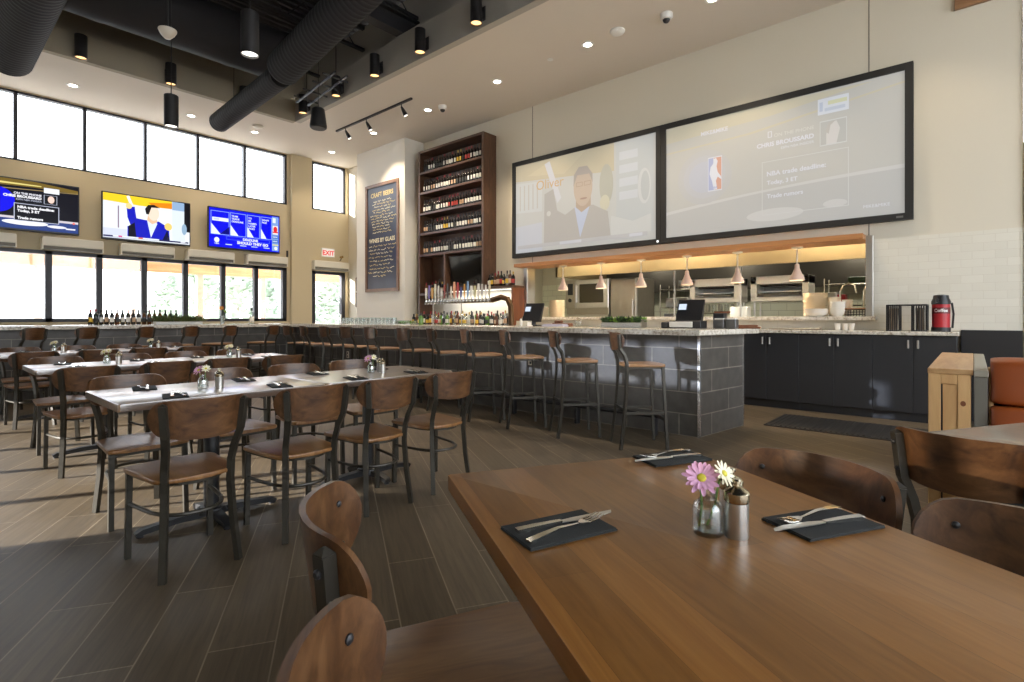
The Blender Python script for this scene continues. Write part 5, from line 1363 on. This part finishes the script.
m = MB(); m.box(-.12, .12, -.13, .13, 0, .005); 
for z in (.03, .06, .09): m.tube([(-.12, -.13, z), (.12, -.13, z), (.12, .13, z), (-.12, .13, z)], .006, 6, closed=True)
for i in range(9):
    y = -.13+.26*i/8; m.tube([(-.12, y, 0), (-.12, y, .10)], .004, 4); m.tube([(.12, y, 0), (.12, y, .10)], .004, 4)
m.build('basket', BLACKM, b); m = MB(); m.box(-.13, .13, -.14, .14, .095, .115, b=.004); m.build('lid', STOOLW, b)
m = MB(); m.box(8.25, 8.45, wy(541, 8.35)-.12, wy(541, 8.35)+.12, LZ, LZ+.20, b=.008); m.box(8.26, 8.44, wy(541, 8.35)-.11, wy(541, 8.35)+.11, LZ+.20, LZ+.204); tag(m.build('paper_box', pmat('grey_tan_carton', (.38, .33, .24), .6), None), 'grey tan carton behind the left register on the ledge', 'carton')
# ================================================================== things on the bar
def on_bar(px, X): return (X, wy(px, X), BT1)
def register(px, X, label, rz):
    x, y, z = on_bar(px, X)
    t = thing('point_of_sale_register', label, 'register', (x, y, z), rz, 'registers on the bar')
    m = MB(); m.box(-.12, .12, -.15, .15, 0, .018, b=.005); m.lathe([(.05, .018), (.035, .10)], 14); m.build('stand', BLACKP, t)
    # screen tilted back; its rear faces the stools (-x)
    m = MB()
    a = m.ring([(.02, -.185, .06), (.02, .185, .06), (.055, .185, .075), (.055, -.185, .075)])
    m2 = [(-.055, 0), (-.02, 0)]
    m = MB(); a = m.ring([(-.07, -.15, .07), (-.07, .15, .07), (-.01, .15, .06), (-.01, -.15, .06)]); b = m.ring([(.05, -.15, .33), (.05, .15, .33), (.08, .15, .325), (.08, -.15, .325)]); m.skin([a, b]); sc_ = m.build('monitor', BLACKP, t)
    d = V((.12, 0, .26)).normalized(); n = V((-.26, 0, .12)).normalized(); o = V((-.07, 0, .07))
    def q(y, s, k=.003): p = o+d*s+n*k; return (p.x, y, p.z)
    m = MB(); a = m.ring([q(.03, .14, 0), q(.14, .14, 0), q(.14, .235, 0), q(.03, .235, 0)]); b = m.ring([q(.035, .145, .012), q(.135, .145, .012), q(.135, .23, .012), q(.035, .23, .012)]); m.skin([a, b]); cdp = m.build('customer_display', BLACKP, sc_)
    m = MB(); m.poly([q(.04, .15, .0135), q(.13, .15, .0135), q(.13, .225, .0135), q(.04, .225, .0135)]); m.build('lit_panel', emat('display_glow', (.70, .80, .95), .55), cdp, recalc=False)
    return t
register(533, 6.0, 'black register at the middle of the bar, beside the white stack', .10)
register(690, 6.0, 'black register near the open end of the bar', .05)
x, y, z = on_bar(687, 5.72)
t = thing('receipt_printer', 'low white printer with dark base under the right register', 'printer', (x, y, z), .0)
m = MB(); m.box(-.09, .09, -.19, .17, 0, .085, b=.006); m.build('body', BLACKP, t); m = MB(); m.box(-.10, -.085, -.10, .165, .012, .075, b=.004); m.build('front_panel', WHITEP, t); m = MB(); m.box(-.09, .05, .19, .27, 0, .07, b=.01); m.build('card_reader', BLACKP, t)
for i, (px, dz, lb) in enumerate(((720, 0, 'grey metal caddy right of the register'), (732, 0, 'second grey metal caddy nearer the bar end'))):
    x, y, z = on_bar(px, 5.90)
    t = thing('napkin_caddy', lb, 'caddy', (x, y, z), .0, 'caddies at the bar end')
    m = MB(); m.box(-.05, .05, -.055, .055, 0, .10, b=.006); m.build('box', pmat('grey_tin', (.12, .12, .12), .35, .6), t); m = MB(); m.box(-.04, .04, -.045, .045, .09, .112); m.build('napkins', WHITEP, t)
x, y, z = on_bar(720, 6.02)
t = thing('coaster_box', 'taller dark box with brown coasters behind the caddies', 'box', (x, y, z))
m = MB(); m.box(-.05, .05, -.06, .06, 0, .17, b=.004); m.build('box', BLACKP, t); m = MB(); m.box(-.04, .04, -.10, .05, .17, .19); m.build('coaster_stack', REDWOOD, t)
x, y, z = on_bar(748, 6.05)
m = MB(); m.box(-.04, .04, -.13, .13, 0, .022, b=.006); m.box(-.03, .05, -.10, .14, .022, .04, b=.006); o = tag(m.build('menu_stack', REDWOOD, None), 'flat stack of brown menus at the bar end', 'menu'); o.location = (x, y, z); o.rotation_euler.z = .15
# planter with succulents
def leaf_clump(m, c, r, n, h, seed, thin=.35):
    random.seed(seed)
    for i in range(n):
        a = random.uniform(0, 2*PI); e = random.uniform(.25, 1.3); l = r*random.uniform(.7, 1.1)
        d = V((math.cos(a)*math.cos(e), math.sin(a)*math.cos(e), math.sin(e))); s = d.cross(V((0, 0, 1))).normalized()*l*thin*.5
        b0 = V(c); mid = b0+d*l*.6; tip = b0+d*l
        u = d.cross(s).normalized()*l*.06
        v = [m.bm.verts.new(p) for p in (b0, mid+s, tip, mid-s, mid+u)]
        for q in ((0, 1, 4), (1, 2, 4), (2, 3, 4), (3, 0, 4)): m._tag([m.bm.faces.new([v[k] for k in q])])
def planter(loc, L, W, H, label, mat, seed, rz=0, mats=(LEAFD, LEAFL), grp=None, blades=False):
    t = thing('planter_box', label, 'planter', loc, rz, grp)
    m = MB(); m.box(-W/2, W/2, -L/2, L/2, 0, H, b=.004); m.build('box', mat, t)
    m = MB(); random.seed(seed); k = 0
    n = int(L/.028)
    for i in range(n):
        for j in range(3):
            m.mat(random.choice((0, 1)))
            leaf_clump(m, (-W/2+W*(j+.5)/3, -L/2+.02+(L-.04)*i/(n-1), H-.004), .085 if not blades else .15, 9 if not blades else 8, .05, seed+i*7+j, .45 if not blades else .12)
    f = m.build('foliage', list(mats), t, smooth=False, recalc=False); f['kind'] = 'stuff'
    return t
x, y, z = on_bar(623, 5.62)
pl = planter((x, y, z), .54, .13, .062, 'clear sided planter of green succulents on the bar', pmat('grey_pebbled_glass', (.42, .41, .38), .25, var=.5, vscale=90), 3)
m = MB(); m.box(-.066, .066, -.275, -.262, 0, .10); m.build('end_plate', STEELD, pl)
# papers, bowls, clutter between register and planter
x, y, z = on_bar(555, 5.85); m = MB(); m.box(-.09, .09, -.16, .16, 0, .018); m.box(-.08, .085, -.15, .14, .018, .032); o = tag(m.build('paper_stack', pmat('lilac_paper', (.55, .53, .66), .7), None), 'stack of pale papers on the bar beside the left register', 'papers'); o.location = (x, y, z); o.rotation_euler.z = .2
x, y, z = on_bar(563, 6.02); m = MB(); m.box(-.05, .05, -.14, .16, 0, .045, b=.01); m.box(-.04, .04, .02, .13, .045, .08, b=.01); o = tag(m.build('wooden_tray', REDWOOD, None), 'brown wooden tray on the bar behind the papers', 'tray'); o.location = (x, y, z)
x, y, z = on_bar(578, 5.95); t = thing('garnish_pot', 'small glass garnish pot with wire handle on the bar', 'pot', (x, y, z)); m = bowl_mesh(.05, .07, 20); m.build('pot', THINGLASS, t); m = MB(); m.tube([(0, .05*math.cos(PI*i/8), .065+.05*math.sin(PI*i/8)) for i in range(9)], .004, 6); m.build('handle', CHROME, t)
x, y, z = on_bar(524, 5.70); t = thing('napkin_holder', 'white napkin holder on the bar before the left register', 'napkin holder', (x, y, z)); m = MB(); m.box(-.06, .06, -.11, .11, 0, .012); m.box(-.05, -.045, -.10, .10, .012, .075); m.box(.045, .05, -.10, .10, .012, .075); m.build('rack', CREAM, t); m = MB(); m.box(-.043, .043, -.09, .09, .012, .06); m.build('napkins', WHITEC, t); m = MB(); m.lathe([(.018, 0), (.022, .07), (.012, .10), (.0, .11)], 12, (-.09, -.02, 0)); m.build('bell_top', WHITEC, t)
# lime tray
x, y, z = on_bar(407, 5.95)
t = thing('fruit_tray', 'clear tray for limes on the bar before the bottles', 'tray', (x, y, z)); m = MB(); m.box(-.09, .09, -.20, .20, 0, .006); m.box(-.09, -.085, -.20, .20, 0, .07); m.box(.085, .09, -.20, .20, 0, .07); m.box(-.09, .09, -.20, -.195, 0, .07); m.box(-.09, .09, .195, .20, 0, .07); m.build('tray', THINGLASS, t)
random.seed(4); LM_ = None
for i in range(18):
    if LM_ is None:
        q = MB(); q.ball((0, 0, 0), .027, 12, 8, (1, 1, 1.12)); LM_ = q.mesh('lime', LIME)
    o = link('lime', LM_, None, (x-.055+.055*(i % 3), y-.165+.066*(i//3), z+.034+.0*(i % 2)), random.uniform(0, 3)); tag(o, 'green lime in the clear tray on the bar', 'lime', 'limes in the bar tray')
bottle('liquor', .20, .045, GLASSLIME, None, FOIL_K, (5.97, wy(421, 5.97), BT1), 'squat green bottle right of the lime tray on the bar', None, name='green_bottle')
# glasses in the far corner of the bar
GM = MB(); GM.lathe([(0, 0), (.030, 0), (.036, .12), (.034, .12), (.028, .006), (0, .006)], 12, cap=False); GM = GM.mesh('drinking_glass', THINGLASS)
random.seed(6)
for r_ in range(2):
    for i in range(14):
        X = 5.75+.16*r_; px = 343+3.9*i+1.5*r_
        o = link('drinking_glass', GM, None, (X, wy(px, X), BT1)); tag(o, 'clear drinking glass in the %s row at the far end of the bar' % ['front', 'back'][r_], 'glass', 'glasses in the %s row on the far bar' % ['front', 'back'][r_])
# --- far counter: small wine bottles, grass planter, flower glass, clear bottle
def px_row(px, Yv): t = (px-CX)/CF; return Yv*(FS+FC*t)/(FC-FS*t)
random.seed(14)
for i in range(17):
    px = 90.5+5.35*i+random.uniform(-.2, .2); Yv = 11.06+random.uniform(-.03, .05)
    lm = random.choice([LBL_W, LBL_W, LBL_T, LBL_K, LBL_Y]) if i < 12 else random.choice([LBL_Y, LBL_W, LBL_T, LBL_R])
    bottle('wine', .262, .033, random.choice([GLASSBLACK, GLASSBLACK, GLASSGREEN, GLASSBROWN]), lm, random.choice([FOIL_K, FOIL_R, FOIL_K]), (px_row(px, Yv), Yv, BT1), 'small %s-labelled bottle in the row on the far counter under the windows' % LN[lm.name], '%s-labelled bottles on the far counter' % LN[lm.name], face=PI/2)
planter((px_row(178.5, 10.75), 10.75, BT1), .74, .16, .05, 'long low planter of clipped grass on the far counter', pmat('white_planter', (.66, .67, .66), .4), 40, rz=PI/2, mats=(LEAFD, pmat('olive_grass', (.10, .12, .03), .7)), blades=True)
def flower(parent, base, tip, r, mat, npet, seed, tilt, center=YELLOW, w=.30):
    """stem, petals and centre of one daisy; tilt: direction the head faces"""
    random.seed(seed)
    B, T = V(base), V(tip); D = V(tilt).normalized()
    m = MB(); m.tube([B, B.lerp(T, .4)+V((.004, .002, 0)), B.lerp(T, .8)-D*.006, T-D*.006], .0022, 6); st = m.build('stem', STEM, parent)
    m = MB(); s0 = D.orthogonal().normalized(); s1 = D.cross(s0)
    for lay in range(2):
        for i in range(npet):
            a = 2*PI*(i+.5*lay)/npet+random.uniform(-.08, .08); d = s0*math.cos(a)+s1*math.sin(a); sd = D.cross(d)
            l = r*random.uniform(.88, 1.04)*(1 if lay == 0 else .82); up = .10+.25*lay
            pts = []
            for f, ww in ((.12, .35), (.45, .9), (.75, 1.), (.93, .7), (1., .15)):
                c = T+d*(l*f)+D*(l*up*f*(1-.35*f)); h = sd*(r*w*.5*ww); pts.append((c-h, c+h, c-D*(.0012)))
            L_ = [m.bm.verts.new(p[0]) for p in pts]; R_ = [m.bm.verts.new(p[1]) for p in pts]; C_ = [m.bm.verts.new(p[2]) for p in pts]
            for k in range(4):
                m._tag([m.bm.faces.new((L_[k], C_[k], C_[k+1], L_[k+1])), m.bm.faces.new((C_[k], R_[k], R_[k+1], C_[k+1]))])
    m.build('petal_ring', mat, st, recalc=False, ang=60)
    m = MB(); m.ball((0, 0, 0), r*.24, 14, 8, (1, 1, .5)); c = m.build('flower_centre', center, st); c.location = T+D*r*.06; c.rotation_euler = D.to_track_quat('Z', 'Y').to_euler()
    return st
X_, Y_ = px_row(222.5, 10.5), 10.5
t = thing('flower_glass', 'glass with a tall orange flower on the far counter', 'vase', (X_, Y_, BT1)); m = MB(); m.lathe([(0, 0), (.035, 0), (.04, .16), (.037, .16), (.03, .01), (0, .01)], 14, cap=False); m.build('glass', THINGLASS, t)
flower(t, (0, 0, .02), (-.02, 0, .30), .045, pmat('orange_petal', (.60, .20, .04), .6), 12, 3, (-.2, -.8, .4)); flower(t, (0, 0, .02), (.04, 0, .24), .04, LEAFL, 10, 4, (.4, -.6, .5))
bottle('liquor', .31, .045, CLEARB, LBL_W, FOIL_K, (px_row(251.5, 10.5), 10.5, BT1), 'tall clear liquor bottle alone on the far counter', None, name='liquor_bottle', face=PI/2)
for i, px in enumerate((212, 244)):
    m = MB(); m.lathe([(0, 0), (.05, 0), (.05, .012), (0, .012)], 16, cap=False); o = tag(m.build('coaster', WHITEP, None), ['white coaster left of the flower glass on the far counter', 'white coaster left of the clear bottle on the far counter'][i], 'coaster'); o.location = (px_row(px, 10.4), 10.4, BT1)
# --- coffee counter
def on_cnt(px, X): return (X, wy(px, X), CZ1)
ya, yb = wy(887.5, 7.85), wy(928, 7.85)
t = thing('cup_rack', 'black slatted cup rack with open middle beside the red airpot', 'rack', (7.85, (ya+yb)/2, CZ1)); L_ = ya-yb
m = MB(); m.box(-.15, .15, -L_/2, L_/2, .300, .315, b=.004); m.build('top_panel', BLACKP, t)
for q0, q1 in ((-L_/2, -L_/2+L_*.38), (L_/2-L_*.33, L_/2)): m = MB(); m.box(-.15, .15, q0, q1, 0, .012); m.build('foot_panel', BLACKP, t)
for a, b in ((-L_/2, -L_/2+L_*.38), (L_/2-L_*.33, L_/2)):
    m = MB()
    n = 6
    for i in range(n+1):
        y = a+.004+(b-a-.008)*i/n; m.box(-.15, -.14, y-.004, y+.004, .012, .30); m.box(.14, .15, y-.004, y+.004, .012, .30)
    for i in range(6): x = -.12+.048*i; m.box(x-.006, x+.006, a, a+.006, .012, .3); m.box(x-.006, x+.006, b-.006, b, .012, .3)
    m.build('slat_panel', BLACKP, t)
    m = MB(); m.lathe([(.035, .014), (.045, .27), (.0, .275)], 16, (0, (a+b)/2, 0)); m.build('cup_stack', pmat('brown_paper_cups', (.20, .15, .10), .6), t)
x, y, z = on_cnt(941, 7.82)
t = thing('airpot', 'red and black coffee airpot on the granite counter', 'airpot', (x, y, z), 0)
m = MB(); m.lathe([(0, 0), (.088, 0), (.09, .01), (.09, .045), (.084, .05)], 28); m.build('base_ring', BLACKP, t)
m = MB(); m.lathe([(.083, .045), (.083, .31)], 28); bd = m.build('body', RED, t)
m = MB(); 
for k in range(9):
    a0 = PI-.62+1.24*k/8; a1 = a0+.09
m.lathe([(.0838, .205), (.0838, .275)], 28); m.build('label_band', pmat('dark_red_band', (.12, .01, .012), .4), bd)
me = text_mesh('Coffee', .050, 'CENTER', .001)
for v in me.vertices:
    a = math.atan2(-y, -x)-v.co.x/.084*-1.0; zz = .225+v.co.y
    v.co = (.0845*math.cos(a), .0845*math.sin(a), zz)
me.materials.append(WHITEP); link('lettering', me, bd)
m = MB(); m.lathe([(.084, .31), (.090, .315), (.090, .345), (.075, .38), (.070, .415), (.03, .425), (0, .425)], 28); m.build('lid', BLACKP, t)
m = MB(); m.tube([(.05, -.095, .33), (.05, -.11, .20), (.05, -.10, .04)], 0, square=(.02, .05), ref=(1,0,0)); m.build('handle', BLACKP, t)
m = MB(); m.tube([(-.06, .02, .37), (-.12, .03, .37), (-.13, .03, .33)], .012, 8); m.build('spout', BLACKP, t)
for i, px in enumerate((837.5, 845, 851.5)):
    x, y, z = on_cnt(px, 7.95); m = MB(); m.lathe([(0, 0), (.028, 0), (.036, .085), (.034, .085), (.026, .006), (0, .006)], 16, cap=False); o = tag(m.build('white_cup', WHITEC, None), ['left', 'middle', 'right'][i]+' one of three white cups on the beige counter', 'cup', 'white cups on the counter'); o.location = (x, y, z)
ya = wy(770, 7.8); yb = wy(822, 7.8)
m = MB(); m.box(7.72, 7.78, yb, ya, CZ1, CZ1+.02, b=.004); m.box(7.70, 7.80, yb-.01, yb+.01, CZ1, CZ1+.035); tag(m.build('drain_rail', STEELD, None), 'long low dark rail lying on the beige counter', 'rail')

# ================================================================== table settings
def fork_obj():
    t = link('fork', None); m = MB()
    P = [(-.095, 0, .003), (-.06, 0, .006), (-.02, 0, .009), (.02, 0, .006), (.035, 0, .005)]
    m.tube(P, 0, square=(.010, .003), ref=(0,0,1), radii=[1.5, 1.35, .9, .55, .55])
    a = m.ring([(.035, -.004, .004), (.035, .004, .004), (.035, .004, .007), (.035, -.004, .007)]); b = m.ring([(.052, -.012, .004), (.052, .012, .004), (.052, .012, .0065), (.052, -.012, .0065)]); m.skin([a, b])
    for i in range(4):
        y = -.0105+.007*i; m.tube([(.052, y, .0052), (.075, y, .007), (.095, y, .011)], 0, square=(.004, .0018), ref=(0,0,1), radii=[1.1, .9, .5])
    m.build('handle', CHROME, t); return t
def knife_obj():
    t = link('knife', None); m = MB(); m.tube([(-.11, 0, .004), (-.07, 0, .005), (-.01, 0, .005)], 0, square=(.014, .006), ref=(0,0,1), radii=[1.1, 1.0, .75]); m.build('handle', CHROME, t)
    m = MB(); m.prism([(-.012, -.005), (.02, -.010), (.08, -.011), (.11, -.004), (.116, .005), (.02, .006), (-.012, .004)], .0035, .0055); m.build('blade', STEEL, t); return t
def napkin_obj():
    m = MB(); m.box(-.099, .099, -.0585, .0585, 0, .003, b=.0012); m.box(-.098, .097, -.057, .0585, .003, .006, b=.0012); return m.build('napkin', SLATE, None)
F0, K0, N0 = fork_obj(), knife_obj(), napkin_obj()
for o in (F0, K0, N0): tag(o, 'x', 'cutlery')
def setting(x, y, face, where, grp, z=TZ, toward=1, cut=True, njit=0.):
    """napkin across the place; cutlery lies along the diner's left-right direction"""
    a = math.atan2(face[1], face[0]); rz = a+njit
    n = dup(N0, (x, y, z), rz, 'charcoal folded napkin '+where, 'napkins '+grp); n['category'] = 'napkin'
    f = V((math.cos(a), math.sin(a))); s = V((-f.y, f.x))
    c = V((x, y))
    k = c+f*.022+s*.014; q = c+f*.004-s*.022
    kk = dup(K0, (k.x, k.y, z+.0062), rz-.03, 'steel table knife '+where, 'knives '+grp); kk['category'] = 'knife'
    ff = dup(F0, (q.x, q.y, z+.0075), rz+.17, 'steel fork '+where, 'forks '+grp); ff['category'] = 'fork'
def tpt(px, py, z=TZ):
    d = CF*(CH-z)/(py-CY); return cam2w((px-CX)/CF*d, d)
fgg = 'on the foreground table'
# left, top and right places of the foreground table
x, y = tpt(559, 530); setting(x, y, (.90, -.44), 'on the left side of the foreground table', fgg, njit=.10)
x, y = tpt(672, 459); setting(x, y, (-.88, .47), 'at the far end of the foreground table', fgg)
x, y = tpt(822, 524); setting(x, y, (-.87, .49), 'on the right side of the foreground table beside the shakers', fgg)
for k, yc in enumerate(ROWC):
    for i, xc in enumerate(XS):
        w = 'on the %s table row' % RN[k]
        setting(xc+.02, yc-.24, (.25, 1), '%s, near side, %s place from the left' % (w, ORD1[i]), w)
        setting(xc+.0, yc+.24, (-.2, -1), '%s, far side, %s place from the left' % (w, ORD1[i]), w)
for o in (F0, K0, N0): purge(o)
# vase and shakers
def shaker(x, y, label, grp, z=TZ, brassy=True):
    t = thing('pepper_mill', label, 'shaker', (x, y, z), 0, grp)
    m = MB(); m.lathe([(0, 0), (.0215, 0), (.022, .004), (.022, .066)], 24, cap=False); m.build('body', STEEL, t)
    m = MB(); m.lathe([(.0225, .067), (.0235, .069), (.0235, .084), (.021, .087), (.009, .094), (.0055, .096), (.0055, .100), (.0085, .102), (.0085, .106), (.006, .109), (0, .109)], 24, cap=False); m.build('cap', pmat('champagne_steel', (.60, .53, .38), .2, 1.), t)
    m = MB(); m.lathe([(.0205, .065), (.0205, .069)], 24, cap=False); m.build('groove', BLACKP, t)
    return t
def vase(x, y, label, grp, full=True, c1=PINK, c2=WHITEPETAL, view=(-.7, -.7)):
    t = thing('flower_vase', label, 'vase', (x, y, TZ), math.atan2(view[1], view[0])+PI/2, grp)
    out = [(0, 0), (.026, 0), (.0285, .004), (.029, .012), (.0285, .05), (.026, .058), (.0155, .067), (.0145, .076), (.0165, .080)]
    inn = [(.0140, .080), (.0122, .074), (.013, .067), (.0235, .056), (.0258, .049), (.0262, .013), (.024, .008), (0, .007)]
    m = MB(); m.lathe(out+inn, 28 if full else 12, cap=False); m.build('glass', VASEG if full else THINGLASS, t)
    if full:
        m = MB(); m.lathe([(0, .0074), (.0238, .0084), (.0257, .014), (.0255, .036), (0, .036)], 24, cap=False)
        m.build('water', WATER, t)
    flower(t, (-.018, .0, .014), (-.018, -.012, .110), .036, c1, 11 if full else 9, 5, (-.30, -.70, .65), w=.24)
    flower(t, (.0, .005, .014), (.024, -.016, .119), .027, c2, 12 if full else 8, 6, (.45, -.70, .55), center=YELLOW, w=.22)
    return t
x, y = tpt(708, 533); vase(x, y, 'small glass vase with pink and cream daisies on the foreground table', 'flower vases on the tables', True)
x, y = tpt(736.5, 536); shaker(x, y, 'steel pepper mill in front, right of the flower vase', 'mills on the foreground table')
x, y = tpt(731, 521); shaker(x, y, 'second steel mill hidden behind the flower vase', 'mills on the foreground table')
for k, (yc, pts) in enumerate(zip(ROWC, (((203, 393), (371, 377)), ((107, 364), (229.5, 357.5)), ((54.5, 351), (151, 347.5))))):
    for i, (px, py) in enumerate(pts):
        Yv = yc+(-.02 if i == 0 else .0); Xv = px_row(px, Yv)
        n = '%s table row, %s table' % (RN[k], ['left', 'right'][i])
        v = vase(Xv, Yv, 'little vase of flowers on the '+n, 'flower vases on the tables', False, c1=PINK if k == 0 else WHITEPETAL)
        shaker(Xv+.078, Yv-.035, 'steel mill nearer the camera on the '+n, 'mills on the '+n); shaker(Xv+.098, Yv+.03, 'steel mill farther back on the '+n, 'mills on the '+n)

# ================================================================== outdoors
m = MB(); m.box(-3.3, 13, 16.0, 16.22, 2.40, 2.95); tag(m.build('patio_fascia', PATIOW, None), 'orange cedar beam of the patio roof outside the windows', 'beam')
for i, x in enumerate((-2.0, 1.95, 3.75, 5.3, 7.0, 10.5)):
    m = MB(); m.box(x-.07, x+.07, 16.03, 16.19, -.02, 2.40); m.box(x-.12, x+.12, 15.99, 16.23, -.02, .06); tag(m.build('patio_post', pmat('brown_patio_post', (.55, .42, .34), .6), None), 'slim brown patio post outside the windows, %s from the left' % ORD1[i], 'post', 'patio posts')
BUSH = [pmat('pale_evergreen', (.67, .73, .64), .7, var=.2, vscale=5), pmat('deep_evergreen', (.55, .63, .53), .7, var=.4, vscale=5)]
def conifer(x, y, h, r, label, seed):
    t = thing('conifer', label, 'tree', (x, y, -.03), 0, 'evergreens beyond the patio'); random.seed(seed)
    m = MB(); m.tube([(0, 0, 0), (0, 0, h*.9)], .06, 8, radii=[.09, .02]); m.build('trunk', pmat('bark', (.40, .33, .28), .8), t)
    m = MB()
    for i in range(1500):
        f = random.random()**.8; z = h*(.06+.92*f); rr = r*(1-f)**.8*math.sqrt(random.uniform(.25, 1)); a = random.uniform(0, 2*PI)
        c = V((rr*math.cos(a), rr*math.sin(a), z)); d = V((math.cos(a), math.sin(a), random.uniform(-.2, .9))).normalized()*random.uniform(.25, .45); s = d.cross(V((0,0,1))).normalized()*.13
        m.mat(random.choice((0, 1)))
        v = [m.bm.verts.new(p) for p in (c, c+d*.5+s, c+d, c+d*.5-s)]; m._tag([m.bm.faces.new(v)])
    m.build('foliage', BUSH, t, smooth=False, recalc=False)
for i, (px, Yv, h, r) in enumerate(((200, 24, 4.2, 1.2), (238, 25.5, 4.2, 1.25), (329, 23, 3.6, 1.3), (266, 30, 3.4, 1.1), (168, 29, 3.2, 1.2))):
    conifer(px_row(px, Yv), Yv, h, r, ['pale evergreen outside the fourth window bay', 'broad pale evergreen outside the blue television bay', 'evergreen seen through the glass exit door', 'smaller evergreen outside the last window bay', 'smaller evergreen outside the middle window bay'][i], 50+i)
hs = thing('white_house', 'pale building with a low roof beyond the patio', 'building', (-1, 36, -.05))
m = MB(); m.box(-6, 6, 0, 6, 0, 3.2); m.build('wall', pmat('white_siding', (.80, .80, .80), .7), hs)
m = MB(); a = m.ring([(-6.4, -.5, 3.2), (6.4, -.5, 3.2), (6.4, 6.5, 3.2), (-6.4, 6.5, 3.2)]); b = m.ring([(-6.4, 2.9, 5.2), (6.4, 2.9, 5.2), (6.4, 3.1, 5.2), (-6.4, 3.1, 5.2)]); m.skin([a, b]); m.build('roof', pmat('grey_shingle', (.45, .45, .46), .8), hs)
for x in (-4, 1, 4):
    m = MB(); m.box(x-.5, x+.5, -.03, .02, 1., 2.2); w_ = m.build('window', MATS['grey_shingle'], hs); m = MB(); m.box(x-.42, x+.42, -.035, -.03, 1.08, 2.12); m.build('pane', pmat('house_glass', (.55, .6, .62), .1), w_)
